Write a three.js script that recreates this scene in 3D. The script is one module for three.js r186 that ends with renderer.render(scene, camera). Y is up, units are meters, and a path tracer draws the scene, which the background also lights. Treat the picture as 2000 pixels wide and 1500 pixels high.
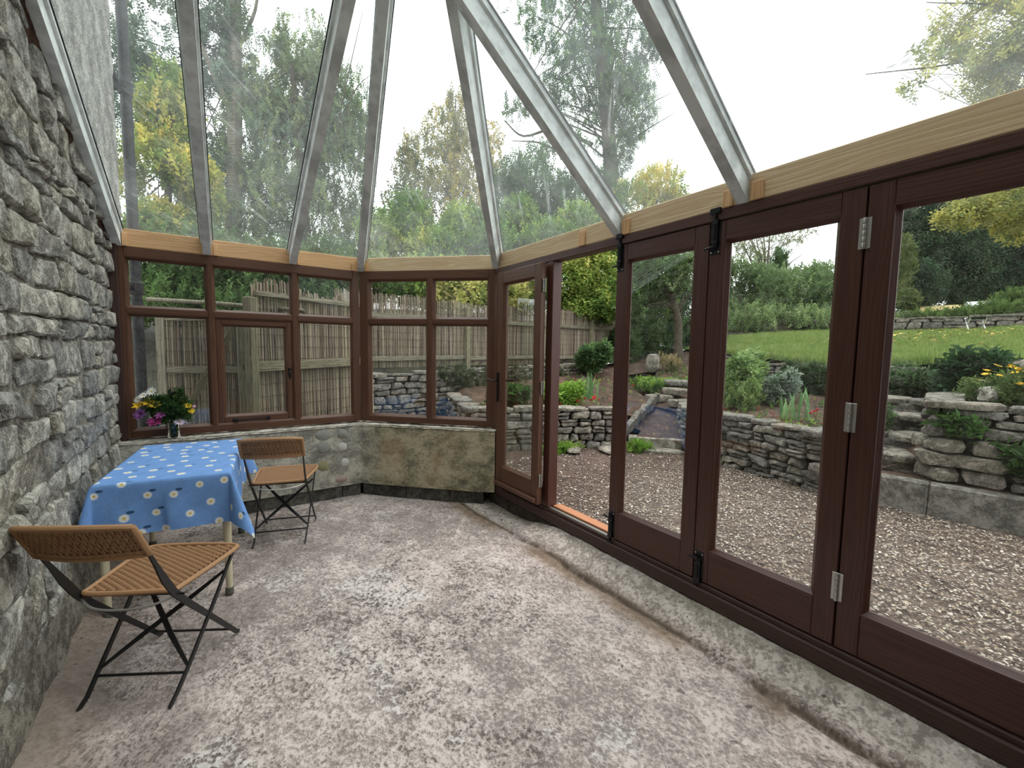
import * as THREE from 'three';
import { mergeGeometries, mergeVertices, toCreasedNormals } from 'three/addons/utils/BufferGeometryUtils.js';

// ---------- camera, sky, exposure ----------
const scene = new THREE.Scene();
const YAW = 0.6003600, PITCH = -0.0812701, ROLL = 0.0154939, EYE = 1.45;
const camera = new THREE.PerspectiveCamera(2 * Math.atan(750 / 848.578) * 180 / Math.PI, 4 / 3, 0.05, 400);
{
  const fw = new THREE.Vector3(Math.sin(YAW) * Math.cos(PITCH), Math.sin(PITCH), -Math.cos(YAW) * Math.cos(PITCH));
  const rt = new THREE.Vector3(Math.cos(YAW), 0, Math.sin(YAW)), up = new THREE.Vector3().crossVectors(rt, fw);
  const r2 = rt.clone().multiplyScalar(Math.cos(ROLL)).addScaledVector(up, Math.sin(ROLL));
  const u2 = up.clone().multiplyScalar(Math.cos(ROLL)).addScaledVector(rt, -Math.sin(ROLL));
  camera.quaternion.setFromRotationMatrix(new THREE.Matrix4().makeBasis(r2, u2, fw.clone().negate()));
  camera.position.set(0, EYE, 0);
}
const renderer = new THREE.WebGLRenderer({ antialias: true });
renderer.toneMapping = THREE.LinearToneMapping;
renderer.toneMappingExposure = 1.1;
renderer.shadowMap.enabled = true;
{ // overcast sky: a smooth white cloud deck, a little brighter overhead
  const W = 64, H = 32, d = new Float32Array(W * H * 4);
  for (let j = 0; j < H; j++) {
    const s = Math.sin(((j + 0.5) / H - 0.5) * Math.PI), b = 1.62 * (s > 0 ? 1 + 0.75 * s : 0.75);
    for (let i = 0; i < W; i++) d.set([b * 0.985, b * 1.0, b * 1.012, 1], (j * W + i) * 4);
  }
  const t = new THREE.DataTexture(d, W, H, THREE.RGBAFormat, THREE.FloatType);
  t.mapping = THREE.EquirectangularReflectionMapping; t.magFilter = THREE.LinearFilter; t.minFilter = THREE.LinearFilter; t.needsUpdate = true;
  scene.background = t; scene.environment = t;
}
// a very soft sun behind the cloud deck
const sun = new THREE.DirectionalLight(0xfff4e6, 0.55);
sun.position.set(9, 18, 4); sun.castShadow = true; sun.shadow.radius = 40;
Object.assign(sun.shadow.camera, { left: -20, right: 20, top: 20, bottom: -20, near: 1, far: 60 });
scene.add(sun);

// ---------- random numbers and noise ----------
function rng(a) { return () => { a |= 0; a = a + 0x6D2B79F5 | 0; let t = Math.imul(a ^ a >>> 15, 1 | a); t = t + Math.imul(t ^ t >>> 7, 61 | t) ^ t; return ((t ^ t >>> 14) >>> 0) / 4294967296; }; }
const R = rng(77);
const hash3 = (x, y, z) => { let h = Math.imul(x, 374761393) ^ Math.imul(y, 668265263) ^ Math.imul(z, 2147483647 ^ 0x5bd1e995); h = Math.imul(h ^ h >>> 13, 1274126177); h ^= h >>> 16; return (h >>> 0) / 4294967296; };
function vn(x, y, z = 0) {
  const ix = Math.floor(x), iy = Math.floor(y), iz = Math.floor(z); let fx = x - ix, fy = y - iy, fz = z - iz;
  fx = fx * fx * (3 - 2 * fx); fy = fy * fy * (3 - 2 * fy); fz = fz * fz * (3 - 2 * fz);
  const L = (a, b, t) => a + (b - a) * t, h = (i, j, k) => hash3(ix + i, iy + j, iz + k);
  return L(L(L(h(0, 0, 0), h(1, 0, 0), fx), L(h(0, 1, 0), h(1, 1, 0), fx), fy), L(L(h(0, 0, 1), h(1, 0, 1), fx), L(h(0, 1, 1), h(1, 1, 1), fx), fy), fz);
}
function fbm(x, y, z = 0, o = 4) { let s = 0, a = 0.5, n = 0; for (let i = 0; i < o; i++) { s += a * vn(x, y, z + i * 7.3); n += a; x *= 2.03; y *= 2.03; z *= 2.03; a *= 0.5; } return s / n; }
// tileable fractal noise, size x size, in 0..1 (px, py: lattice cells of the first octave)
function tileNoise(size, px, py, oct, seed, gain = 0.5) {
  const out = new Float32Array(size * size); let amp = 1, tot = 0;
  for (let o = 0; o < oct; o++) {
    const nx = px << o, ny = py << o, lat = new Float32Array(nx * ny), r = rng(seed + o * 101); if (nx > size || ny > size) break;
    for (let i = 0; i < lat.length; i++) lat[i] = r();
    for (let j = 0; j < size; j++) {
      const y = j / size * ny, y0 = Math.floor(y); let fy = y - y0; fy = fy * fy * (3 - 2 * fy); const r0 = (y0 % ny) * nx, r1 = ((y0 + 1) % ny) * nx;
      for (let i = 0; i < size; i++) {
        const x = i / size * nx, x0 = Math.floor(x); let fx = x - x0; fx = fx * fx * (3 - 2 * fx); const a = x0 % nx, b = (x0 + 1) % nx;
        const t = lat[r0 + a] + (lat[r0 + b] - lat[r0 + a]) * fx, u = lat[r1 + a] + (lat[r1 + b] - lat[r1 + a]) * fx;
        out[j * size + i] += amp * (t + (u - t) * fy);
      }
    }
    tot += amp; amp *= gain;
  }
  for (let i = 0; i < out.length; i++) out[i] /= tot;
  return out;
}
const sat = (x) => x < 0 ? 0 : x > 1 ? 1 : x, mix = (a, b, t) => a + (b - a) * t, sm = (a, b, x) => { const t = sat((x - a) / (b - a)); return t * t * (3 - 2 * t); };
const gs = (x) => Math.exp(-x * x), mix3 = (a, b, t) => [mix(a[0], b[0], t), mix(a[1], b[1], t), mix(a[2], b[2], t)];
function dataTex(w, h, fn, srgb = true) { // fn(i, j, k) gives 0..255 triples or a number
  const d = new Uint8Array(w * h * 4);
  for (let j = 0; j < h; j++) for (let i = 0; i < w; i++) { const k = j * w + i, c = fn(i, j, k); if (typeof c === 'number') d[k * 4] = d[k * 4 + 1] = d[k * 4 + 2] = sat(c) * 255; else { d[k * 4] = Math.max(0, Math.min(255, c[0])); d[k * 4 + 1] = Math.max(0, Math.min(255, c[1])); d[k * 4 + 2] = Math.max(0, Math.min(255, c[2])); } d[k * 4 + 3] = 255; }
  const t = new THREE.DataTexture(d, w, h); t.wrapS = t.wrapT = THREE.RepeatWrapping; t.magFilter = THREE.LinearFilter; t.minFilter = THREE.LinearMipmapLinearFilter; t.generateMipmaps = true;
  if (srgb) t.colorSpace = THREE.SRGBColorSpace; t.needsUpdate = true; return t;
}
function rep(t, su, sv) { const c = t.clone(); c.repeat.set(1 / su, 1 / sv); c.needsUpdate = true; return c; } // one tile covers su x sv metres
const mat = (o) => new THREE.MeshStandardMaterial({ roughness: 0.9, ...o });
const srgb = (r, g, b) => new THREE.Color().setRGB(r / 255, g / 255, b / 255, THREE.SRGBColorSpace);

// shared noise fields
const NA = tileNoise(1024, 4, 4, 8, 11, 0.62), NB = tileNoise(1024, 16, 16, 6, 23, 0.6), NC = tileNoise(1024, 64, 64, 4, 31, 0.7), ND = tileNoise(512, 6, 6, 6, 57, 0.6);
const bumpFine = dataTex(1024, 1024, (i, j, k) => 0.5 * NB[k] + 0.5 * NC[k], false), bumpCoarse = dataTex(1024, 1024, (i, j, k) => NA[k] * 0.55 + NC[k] * 0.45, false);

// ---------- materials ----------
const stoneTex = dataTex(1024, 1024, (i, j, k) => { const v = 0.35 * NA[k] + 0.35 * NB[k] + 0.3 * NC[k], lime = sm(0.56, 0.66, 0.5 * NA[(k + 7777) % NA.length] + 0.5 * NB[k]); const c = mix3([134, 131, 126], [232, 229, 223], sm(0.36, 0.64, v)); return mix3(c, [246, 243, 237], lime * 0.6); });
const stoneMap = rep(stoneTex, 0.55, 0.55), stoneBump = rep(bumpCoarse, 0.5, 0.5);
const stoneMats = [[0.92, 0.91, 0.88], [0.80, 0.79, 0.77], [0.70, 0.70, 0.70], [0.88, 0.85, 0.78], [0.62, 0.62, 0.63], [0.98, 0.96, 0.92]].map((c) => mat({ color: new THREE.Color().setRGB(c[0] * 0.86, c[1] * 0.855, c[2] * 0.835), map: stoneMap, bumpMap: stoneBump, bumpScale: 0.02, roughness: 0.95 }));
const gardenStoneMats = [[0.80, 0.78, 0.72], [0.62, 0.62, 0.60], [0.72, 0.68, 0.62], [0.52, 0.53, 0.52], [0.76, 0.72, 0.70]].map((c) => mat({ color: new THREE.Color().setRGB(c[0] * 0.6, c[1] * 0.585, c[2] * 0.555), map: stoneMap, bumpMap: stoneBump, bumpScale: 0.018, roughness: 0.95 }));
const mortarMat = mat({ color: srgb(196, 190, 180), map: rep(stoneTex, 0.4, 0.4), bumpMap: rep(bumpCoarse, 0.25, 0.25), bumpScale: 0.02 });
const roughcastMat = mat({ color: srgb(214, 213, 210), map: rep(dataTex(512, 512, (i, j, k) => { const v = 0.5 * ND[k] + 0.5 * NC[(j * 2) * 1024 + i * 2]; return mix3([150, 148, 144], [250, 248, 244], sm(0.34, 0.66, v)); }), 0.5, 0.5), bumpMap: rep(bumpFine, 0.3, 0.3), bumpScale: 0.02 });
function woodTex(dark, light, seed, knots = 0) { // grain runs along u
  const g = tileNoise(512, 2, 64, 3, seed, 0.6), w = tileNoise(512, 2, 4, 3, seed + 5);
  return dataTex(512, 512, (i, j, k) => { const v = 0.55 * g[k] + 0.45 * (0.5 + 0.5 * Math.sin((j / 512 * 9 + w[k] * 5) * 6.283)); return mix3(dark, light, sm(0.15, 0.9, v)); });
}
const mahoganyTex = woodTex([196, 176, 164], [232, 222, 212], 3), pineTex = woodTex([214, 194, 168], [236, 224, 204], 9), greyWoodTex = woodTex([128, 124, 114], [214, 210, 196], 15);
const woodBump = rep(dataTex(512, 512, (() => { const g = tileNoise(512, 3, 96, 3, 71, 0.6); return (i, j, k) => g[k]; })(), false), 1.2, 0.3);
const frameMat = mat({ color: srgb(112, 80, 62), map: rep(mahoganyTex, 1.1, 0.14), bumpMap: woodBump, bumpScale: 0.0008, roughness: 0.42 });
const doorMat = mat({ color: srgb(92, 57, 48), map: rep(mahoganyTex, 1.3, 0.16), bumpMap: woodBump, bumpScale: 0.0008, roughness: 0.4 });
const sillMat = mat({ color: srgb(78, 56, 50), map: rep(mahoganyTex, 1.3, 0.16), bumpMap: woodBump, bumpScale: 0.001, roughness: 0.55 });
const oakStripMat = mat({ color: srgb(214, 158, 128), map: rep(pineTex, 0.9, 0.12), roughness: 0.6 });
const pineMat = mat({ color: srgb(242, 228, 206), map: rep(pineTex, 1.3, 0.22), bumpMap: woodBump, bumpScale: 0.0008, roughness: 0.7 });
const pineMatB = mat({ color: srgb(244, 210, 174), map: rep(pineTex, 0.9, 0.2), bumpMap: woodBump, bumpScale: 0.0008, roughness: 0.7 });
const greyWoodMat = mat({ color: srgb(186, 184, 170), map: rep(greyWoodTex, 1.1, 0.16), bumpMap: woodBump, bumpScale: 0.002, roughness: 0.95 });
const greyWoodMatB = mat({ color: srgb(196, 192, 172), map: rep(greyWoodTex, 0.9, 0.13), bumpMap: woodBump, bumpScale: 0.002, roughness: 0.95 });
const rafterMat = mat({ color: srgb(240, 245, 246), map: rep(dataTex(512, 512, (i, j, k) => mix3([206, 206, 204], [250, 250, 248], sm(0.25, 0.6, ND[k]))), 0.7, 0.7), roughness: 0.55 });
const gasketMat = mat({ color: srgb(34, 36, 40), roughness: 0.6 });
const blackIron = mat({ color: srgb(38, 37, 38), roughness: 0.45, metalness: 0.3, bumpMap: rep(bumpFine, 0.15, 0.15), bumpScale: 0.0006 });
const blackBolt = mat({ color: srgb(20, 21, 26), roughness: 0.35, metalness: 0.4 });
const steelMat = mat({ color: srgb(190, 188, 182), roughness: 0.35, metalness: 0.85 });
const paneMat = new THREE.MeshPhysicalMaterial({ color: srgb(247, 251, 249), transmission: 1, thickness: 0, roughness: 0, ior: 1.9 });
// roof glass: years of dust and algae wiped in streaks scatter a little of the sky
const tileStreak = (() => { const a = tileNoise(1024, 5, 40, 6, 91, 0.7), o = new Float32Array(a.length); for (let j = 0; j < 1024; j++) for (let i = 0; i < 1024; i++) o[j * 1024 + i] = a[((j + i) % 1024) * 1024 + i]; return o; })();
const dirtTex = dataTex(1024, 1024, (i, j, k) => { const d = 0.25 + 0.30 * (NA[k] - 0.5) + 0.16 * sm(0.60, 0.78, tileStreak[k]) * sm(0.45, 0.6, NA[(k + 50021) % NA.length]) + 0.12 * (NC[k] - 0.3); return [0, d * 255, 0]; }, false);
const roofPaneMat = new THREE.MeshPhysicalMaterial({ color: srgb(240, 248, 246), transmission: 1, thickness: 0, roughness: 1, roughnessMap: rep(dirtTex, 1.6, 1.6), ior: 1.4 });

// ---------- geometry helpers ----------
class MB { // collects flat polygons
  constructor() { this.p = []; this.uv = []; }
  tri(a, b, c) { this.p.push(...a, ...b, ...c); }
  quad(a, b, c, d) { this.tri(a, b, c); this.tri(a, c, d); }
  poly(pts, out) { // convex polygon turned to face `out`
    const [a, b, c] = pts, n = [(b[1] - a[1]) * (c[2] - a[2]) - (b[2] - a[2]) * (c[1] - a[1]), (b[2] - a[2]) * (c[0] - a[0]) - (b[0] - a[0]) * (c[2] - a[2]), (b[0] - a[0]) * (c[1] - a[1]) - (b[1] - a[1]) * (c[0] - a[0])];
    const q = n[0] * out[0] + n[1] * out[1] + n[2] * out[2] < 0 ? [...pts].reverse() : pts;
    for (let i = 1; i + 1 < q.length; i++) this.tri(q[0], q[i], q[i + 1]);
  }
  geo(grain) { const g = new THREE.BufferGeometry(); g.setAttribute('position', new THREE.Float32BufferAttribute(this.p, 3)); g.computeVertexNormals(); return planarUV(g, grain); }
}
// uv in metres from the dominant axis of each face; u runs along `grain` (0, 1, 2) where it can
function planarUV(g, grain, off = [0, 0]) {
  if (g.index) g = g.toNonIndexed();
  const p = g.attributes.position, uv = new Float32Array(p.count * 2), A = new THREE.Vector3(), B = new THREE.Vector3(), C = new THREE.Vector3();
  if (grain === undefined) { g.computeBoundingBox(); const s = g.boundingBox.getSize(A); grain = s.x >= s.y && s.x >= s.z ? 0 : s.y >= s.z ? 1 : 2; }
  for (let i = 0; i < p.count; i += 3) {
    A.fromBufferAttribute(p, i); B.fromBufferAttribute(p, i + 1).sub(A); C.fromBufferAttribute(p, i + 2).sub(A); B.cross(C);
    const n = [Math.abs(B.x), Math.abs(B.y), Math.abs(B.z)], ax = n[0] >= n[1] && n[0] >= n[2] ? 0 : n[1] >= n[2] ? 1 : 2;
    let u = grain, v; if (u === ax) u = (ax + 1) % 3; v = 3 - ax - u;
    for (let k = 0; k < 3; k++) { const q = [p.getX(i + k), p.getY(i + k), p.getZ(i + k)]; uv[(i + k) * 2] = q[u] + off[0]; uv[(i + k) * 2 + 1] = q[v] + off[1]; }
  }
  g.setAttribute('uv', new THREE.BufferAttribute(uv, 2)); return g;
}
function box(w, h, d, b = 0.003, grain) { // chamfered box, centred
  const m = new MB(), H = [w / 2, h / 2, d / 2]; b = Math.min(b, w / 3, h / 3, d / 3);
  const v = (s, ax) => s.map((q, i) => q * (i === ax ? H[i] : H[i] - b));
  for (let ax = 0; ax < 3; ax++) for (const s of [-1, 1]) { const u = (ax + 1) % 3, w2 = (ax + 2) % 3, P = (a, c) => { const r = [0, 0, 0]; r[ax] = s; r[u] = a; r[w2] = c; return v(r, ax); }, n = [0, 0, 0]; n[ax] = s; m.poly([P(-1, -1), P(1, -1), P(1, 1), P(-1, 1)], n); }
  for (let ax = 0; ax < 3; ax++) for (const s of [-1, 1]) for (const t of [-1, 1]) { const u = (ax + 1) % 3, w2 = (ax + 2) % 3, P = (e, f) => { const r = [0, 0, 0]; r[ax] = e; r[u] = s; r[w2] = t; return v(r, f); }, n = [0, 0, 0]; n[u] = s; n[w2] = t; m.poly([P(-1, u), P(1, u), P(1, w2), P(-1, w2)], n); }
  for (const x of [-1, 1]) for (const y of [-1, 1]) for (const z of [-1, 1]) m.poly([v([x, y, z], 0), v([x, y, z], 1), v([x, y, z], 2)], [x, y, z]);
  return planarUV(m.geo(grain), grain, [R() * 3, R() * 3]);
}
const boxAt = (x0, x1, y0, y1, z0, z1, b, grain) => box(x1 - x0, y1 - y0, z1 - z0, b, grain).translate((x0 + x1) / 2, (y0 + y1) / 2, (z0 + z1) / 2);
// mitred ring round an opening (x0..x1, y0..y1): profile of [inset from the opening edge, z], swept round the four sides
function ring(x0, x1, y0, y1, prof) {
  const m = new MB(), C = (o, z) => [[x0 + o, y0 + o, z], [x1 - o, y0 + o, z], [x1 - o, y1 - o, z], [x0 + o, y1 - o, z]], parts = [];
  for (let s = 0; s < 4; s++) {
    const q = new MB();
    for (let i = 0; i + 1 < prof.length; i++) { const a = C(...prof[i]), b = C(...prof[i + 1]), t = (s + 1) % 4, dn = [[0, 1], [-1, 0], [0, -1], [1, 0]][s], dz = prof[i + 1][1] - prof[i][1], dо = prof[i + 1][0] - prof[i][0]; q.poly([a[s], a[t], b[t], b[s]], [dn[0] * -dz, dn[1] * -dz, Math.abs(dо) + 1e-6]); }
    parts.push(planarUV(q.geo(s % 2), s % 2));
  }
  return mergeGeometries(parts);
}
// tapered tube along points; rad: number, array or function of 0..1
function tube(pts, rad, n = 8, cap = true) {
  const P = pts.map((p) => p.isVector3 ? p : new THREE.Vector3(...p)), N = P.length, pos = [], uv = [], idx = [], T = new THREE.Vector3(), U = new THREE.Vector3(0, 1, 0), V = new THREE.Vector3();
  T.copy(P[1]).sub(P[0]).normalize(); if (Math.abs(T.y) > 0.9) U.set(1, 0, 0); U.cross(T).normalize(); let len = 0;
  for (let i = 0; i < N; i++) {
    T.copy(P[Math.min(i + 1, N - 1)]).sub(P[Math.max(i - 1, 0)]).normalize(); U.addScaledVector(T, -U.dot(T)).normalize(); V.crossVectors(T, U);
    const r = typeof rad === 'function' ? rad(i / (N - 1)) : Array.isArray(rad) ? rad[i] : rad; if (i) len += P[i].distanceTo(P[i - 1]);
    for (let k = 0; k <= n; k++) { const a = k / n * Math.PI * 2, c = Math.cos(a) * r, s = Math.sin(a) * r; pos.push(P[i].x + U.x * c + V.x * s, P[i].y + U.y * c + V.y * s, P[i].z + U.z * c + V.z * s); uv.push(k / n * 6.28 * r, len); }
  }
  const w = n + 1;
  for (let i = 0; i + 1 < N; i++) for (let k = 0; k < n; k++) { const a = i * w + k, b = a + 1, c = a + w, d = c + 1; idx.push(a, b, c, b, d, c); }
  if (cap) for (const e of [0, N - 1]) { const c = pos.length / 3; pos.push(P[e].x, P[e].y, P[e].z); uv.push(0, 0); for (let k = 0; k < n; k++) e ? idx.push(c, e * w + k, e * w + k + 1) : idx.push(c, k + 1, k); }
  const g = new THREE.BufferGeometry(); g.setAttribute('position', new THREE.Float32BufferAttribute(pos, 3)); g.setAttribute('uv', new THREE.Float32BufferAttribute(uv, 2)); g.setIndex(idx); g.computeVertexNormals(); return g;
}
const smoothPts = (pts, n = 20) => new THREE.CatmullRomCurve3(pts.map((p) => new THREE.Vector3(...p))).getPoints(n);
// flat bar (rectangular section w x t) swept along points, t measured along `up`
function strap(pts, w, t, side = [1, 0, 0]) {
  const P = pts.map((p) => new THREE.Vector3(...p)), S = new THREE.Vector3(...side).normalize(), m = new MB(), secs = P.map((p, i) => { const T = P[Math.min(i + 1, P.length - 1)].clone().sub(P[Math.max(i - 1, 0)]).normalize(), N = new THREE.Vector3().crossVectors(S, T).normalize(); const ww = Array.isArray(w) ? w[i] : w; return [[-1, -1], [1, -1], [1, 1], [-1, 1]].map(([a, b]) => p.clone().addScaledVector(S, a * t / 2).addScaledVector(N, b * ww / 2)); });
  for (let i = 0; i + 1 < secs.length; i++) for (let k = 0; k < 4; k++) { const a = secs[i][k], b = secs[i][(k + 1) % 4], c = secs[i + 1][(k + 1) % 4], d = secs[i + 1][k], mid = P[i].clone().add(P[i + 1]).multiplyScalar(0.5), o = a.clone().add(b).add(c).add(d).multiplyScalar(0.25).sub(mid); m.poly([a, b, c, d].map((q) => q.toArray()), o.toArray()); }
  const e = secs.length - 1; m.poly(secs[0].map((q) => q.toArray()), P[0].clone().sub(P[1]).toArray()); m.poly(secs[e].map((q) => q.toArray()), P[e].clone().sub(P[e - 1]).toArray());
  return m.geo();
}
function lathe(prof, n = 24) { return new THREE.LatheGeometry(prof.map(([r, y]) => new THREE.Vector2(r, y)), n); }
function merge(list) { const a = list.map((g) => { g = g.index ? g.toNonIndexed() : g; for (const k of Object.keys(g.attributes)) if (!['position', 'normal', 'uv'].includes(k)) g.deleteAttribute(k); return g; }); return a.length === 1 ? a[0] : mergeGeometries(a); }
// grid surface from a function (u, v) -> [x, y, z]; uv from fuv or u, v
function grid(nu, nv, f, fuv) {
  const pos = [], uv = [], idx = [];
  for (let j = 0; j <= nv; j++) for (let i = 0; i <= nu; i++) { const u = i / nu, v = j / nv, p = f(u, v); pos.push(...p); uv.push(...(fuv ? fuv(u, v, p) : [u, v])); }
  for (let j = 0; j < nv; j++) for (let i = 0; i < nu; i++) { const a = j * (nu + 1) + i, b = a + 1, c = a + nu + 1, d = c + 1; idx.push(a, b, d, a, d, c); }
  const g = new THREE.BufferGeometry(); g.setAttribute('position', new THREE.Float32BufferAttribute(pos, 3)); g.setAttribute('uv', new THREE.Float32BufferAttribute(uv, 2)); g.setIndex(idx); g.computeVertexNormals(); return g;
}
// ---------- scene helpers ----------
const used = {};
function numbered(n) { used[n] = (used[n] ?? -1) + 1; return used[n] ? n + '_' + String(used[n]).padStart(3, '0') : n; }
function add(name, g, m, parent = scene) { const o = new THREE.Mesh(Array.isArray(g) ? merge(g) : g, m); o.name = numbered(name); o.castShadow = o.receiveShadow = true; parent.add(o); return o; }
function thing(name, label, category, pos = [0, 0, 0], turn = 0, group) { const o = new THREE.Group(); o.name = numbered(name); o.position.set(...pos); o.rotation.y = turn; o.userData = { label, category }; if (group) o.userData.group = group; scene.add(o); return o; }
function struct(name, pos = [0, 0, 0], turn = 0) { const o = new THREE.Group(); o.name = numbered(name); o.position.set(...pos); o.rotation.y = turn; o.userData.kind = 'structure'; scene.add(o); return o; }
function tag(o, label, category, group, kind) { o.userData.label = label; if (category) o.userData.category = category; if (group) o.userData.group = group; if (kind) o.userData.kind = kind; return o; }
function instanced(name, g, m, mats, cols, parent) { const o = new THREE.InstancedMesh(g, m, mats.length); mats.forEach((q, i) => o.setMatrixAt(i, q)); if (cols) cols.forEach((c, i) => o.setColorAt(i, c)); o.name = numbered(name); o.castShadow = o.receiveShadow = true; o.userData.kind = 'stuff'; parent.add(o); return o; }

// ---------- stones: outlines laid out in (s, y), built as rough blocks ----------
// rubble laid in rough courses: slanting joints, some beds split into thinner stones
function courses(len, y0, y1, w, h, r, se = 1) {
  const out = [], hs = []; let y = y0; while (y < y1 + 0.02) { hs.push(y); y += h * (0.55 + 0.95 * r()); } hs.push(y);
  const edge = (i, s) => i === 0 ? hs[0] : hs[i] + h * 0.5 * (fbm(s * 2.2 / w * 0.3, i * 5.7, se, 2) - 0.5) + h * 0.16 * (vn(s * 23, i * 3.1, se) - 0.5);
  for (let i = 0; i + 1 < hs.length; i++) {
    let sb = 0, st = 0, end = false;
    while (!end) {
      const ww = w * (0.42 + 1.15 * r() * r() + 0.25 * r()); let nb = sb + ww, nt = nb + (r() - 0.5) * h * 0.9; if (nb > len - w * 0.35) { nb = nt = len; end = true; } if (nt < st + 0.04) nt = st + 0.04;
      const cuts = r() < 0.24 && ww > w * 0.5 ? [0, 0.36 + 0.28 * r(), 1] : [0, 1];
      for (let c = 0; c + 1 < cuts.length; c++) {
        const P = [], lo = cuts[c], hi = cuts[c + 1], at = (u, t) => { const sB = mix(sb, nb, u), sT = mix(st, nt, u), eb = edge(i, sB), et = edge(i + 1, sT), tt = t > 0 && t < 1 ? t + 0.12 * (vn(sB * 19, i, 4) - 0.5) : t; return [mix(sB, sT, tt), mix(eb, et, tt)]; };
        const cj = () => 0.09 * r(), k = [cj(), cj(), cj(), cj()];
        P.push(at(k[0], lo), at(0.35, lo), at(0.68, lo), at(1 - k[1], lo), at(1, mix(lo, hi, 0.2 + 0.6 * r())), at(1 - k[2], hi), at(0.66, hi), at(0.33, hi), at(k[3], hi), at(0, mix(lo, hi, 0.2 + 0.6 * r())));
        out.push(P);
      }
      sb = nb; st = nt;
    }
  }
  return out;
}
function stoneGeo(poly, depth, gap, r) { // outline in (s, y) about its centroid; grows towards +z
  let cx = 0, cy = 0; for (const p of poly) { cx += p[0]; cy += p[1]; } cx /= poly.length; cy /= poly.length;
  const L = []; for (let i = 0; i < poly.length; i++) { const a = poly[i], b = poly[(i + 1) % poly.length], d = Math.hypot(b[0] - a[0], b[1] - a[1]), n = Math.max(1, Math.round(d / 0.07)); for (let q = 0; q < n; q++) L.push([a[0] + (b[0] - a[0]) * q / n - cx, a[1] + (b[1] - a[1]) * q / n - cy]); }
  // soften corners, open the joint
  let Q = L; for (let it = 0; it < 1; it++) Q = Q.map((p, i) => { const a = Q[(i + Q.length - 1) % Q.length], b = Q[(i + 1) % Q.length]; return [p[0] * 0.8 + 0.1 * (a[0] + b[0]), p[1] * 0.8 + 0.1 * (a[1] + b[1])]; });
  const rad = Q.map((p) => Math.hypot(...p)), sz = Math.min(...rad.map((x) => x || 1)), se = r() * 100;
  const ringAt = (inset, z, amp) => Q.map((p, i) => { const l = rad[i] || 1e-3, f = Math.max(0.12, 1 - inset / l), j = 1 + (vn(se + p[0] * 30, se + p[1] * 30, z * 40) - 0.5) * 0.16; return [p[0] * f * j, p[1] * f * j, z + amp * (vn(p[0] * 14 + se, p[1] * 14, se) - 0.5)]; });
  const tiltX = (r() - 0.5) * 0.25, tiltY = (r() - 0.5) * 0.3, rings = [ringAt(gap, -0.05, 0), ringAt(gap, depth * 0.62, 0.01), ringAt(gap + Math.min(0.011, sz * 0.2), depth * 0.93, 0.012), ringAt(gap + Math.min(0.05, sz * 0.55), depth, 0.022)];
  for (let k = 1; k < 4; k++) for (const p of rings[k]) p[2] += (p[0] * tiltX + p[1] * tiltY) * (k / 3);
  const n = Q.length, pos = [], idx = []; for (const g of rings) for (const p of g) pos.push(...p); pos.push(0, 0, depth * (1.02 + 0.1 * r()));
  for (let k = 0; k < 3; k++) for (let i = 0; i < n; i++) { const a = k * n + i, b = k * n + (i + 1) % n; idx.push(a, b, b + n, a, b + n, a + n); }
  for (let i = 0; i < n; i++) idx.push(3 * n + i, 3 * n + (i + 1) % n, 4 * n);
  let g = new THREE.BufferGeometry(); g.setAttribute('position', new THREE.Float32BufferAttribute(pos, 3)); g.setIndex(idx);
  const uv = new Float32Array(pos.length / 3 * 2), ou = r() * 3, ov = r() * 3; for (let i = 0; i < pos.length / 3; i++) { uv[i * 2] = pos[i * 3] + pos[i * 3 + 2] * 0.7 + ou; uv[i * 2 + 1] = pos[i * 3 + 1] + pos[i * 3 + 2] * 0.7 + ov; }
  g.setAttribute('uv', new THREE.BufferAttribute(uv, 2)); g = toCreasedNormals(g, 0.45); return { g, cx, cy };
}
const polyArea = (P) => { let a = 0; P.forEach((p, i) => { const q = P[(i + 1) % P.length]; a += p[0] * q[1] - p[1] * q[0]; }); return Math.abs(a) / 2; };
// stones of a wall along a path of [x, z]; outward side is on the left of the path direction turned by `flip`
function pathAt(path) {
  const seg = []; let L = 0; for (let i = 0; i + 1 < path.length; i++) { const [a, b] = [path[i], path[i + 1]], l = Math.hypot(b[0] - a[0], b[1] - a[1]); seg.push([L, l, a, b]); L += l; }
  const f = (s) => { let e = seg[seg.length - 1]; for (const q of seg) if (s <= q[0] + q[1]) { e = q; break; } const t = (s - e[0]) / e[1], dx = (e[3][0] - e[2][0]) / e[1], dz = (e[3][1] - e[2][1]) / e[1]; return { x: e[2][0] + dx * e[1] * t, z: e[2][1] + dz * e[1] * t, dx, dz }; };
  return { at: f, length: L };
}
// ================= THE ROOM =================
const XL = -0.6, ZW = -4.361, XD = 2.134, XA = 1.176, ZB = -3.408, YT = 2.166; // stone wall, window wall, door wall, bay corners, eaves
const APEX = [0.578, 3.4, -1.51], S45 = Math.SQRT1_2;
const roofY = (x, z) => Math.min(YT + 0.427 * (z - ZW), APEX[1]);

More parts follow.
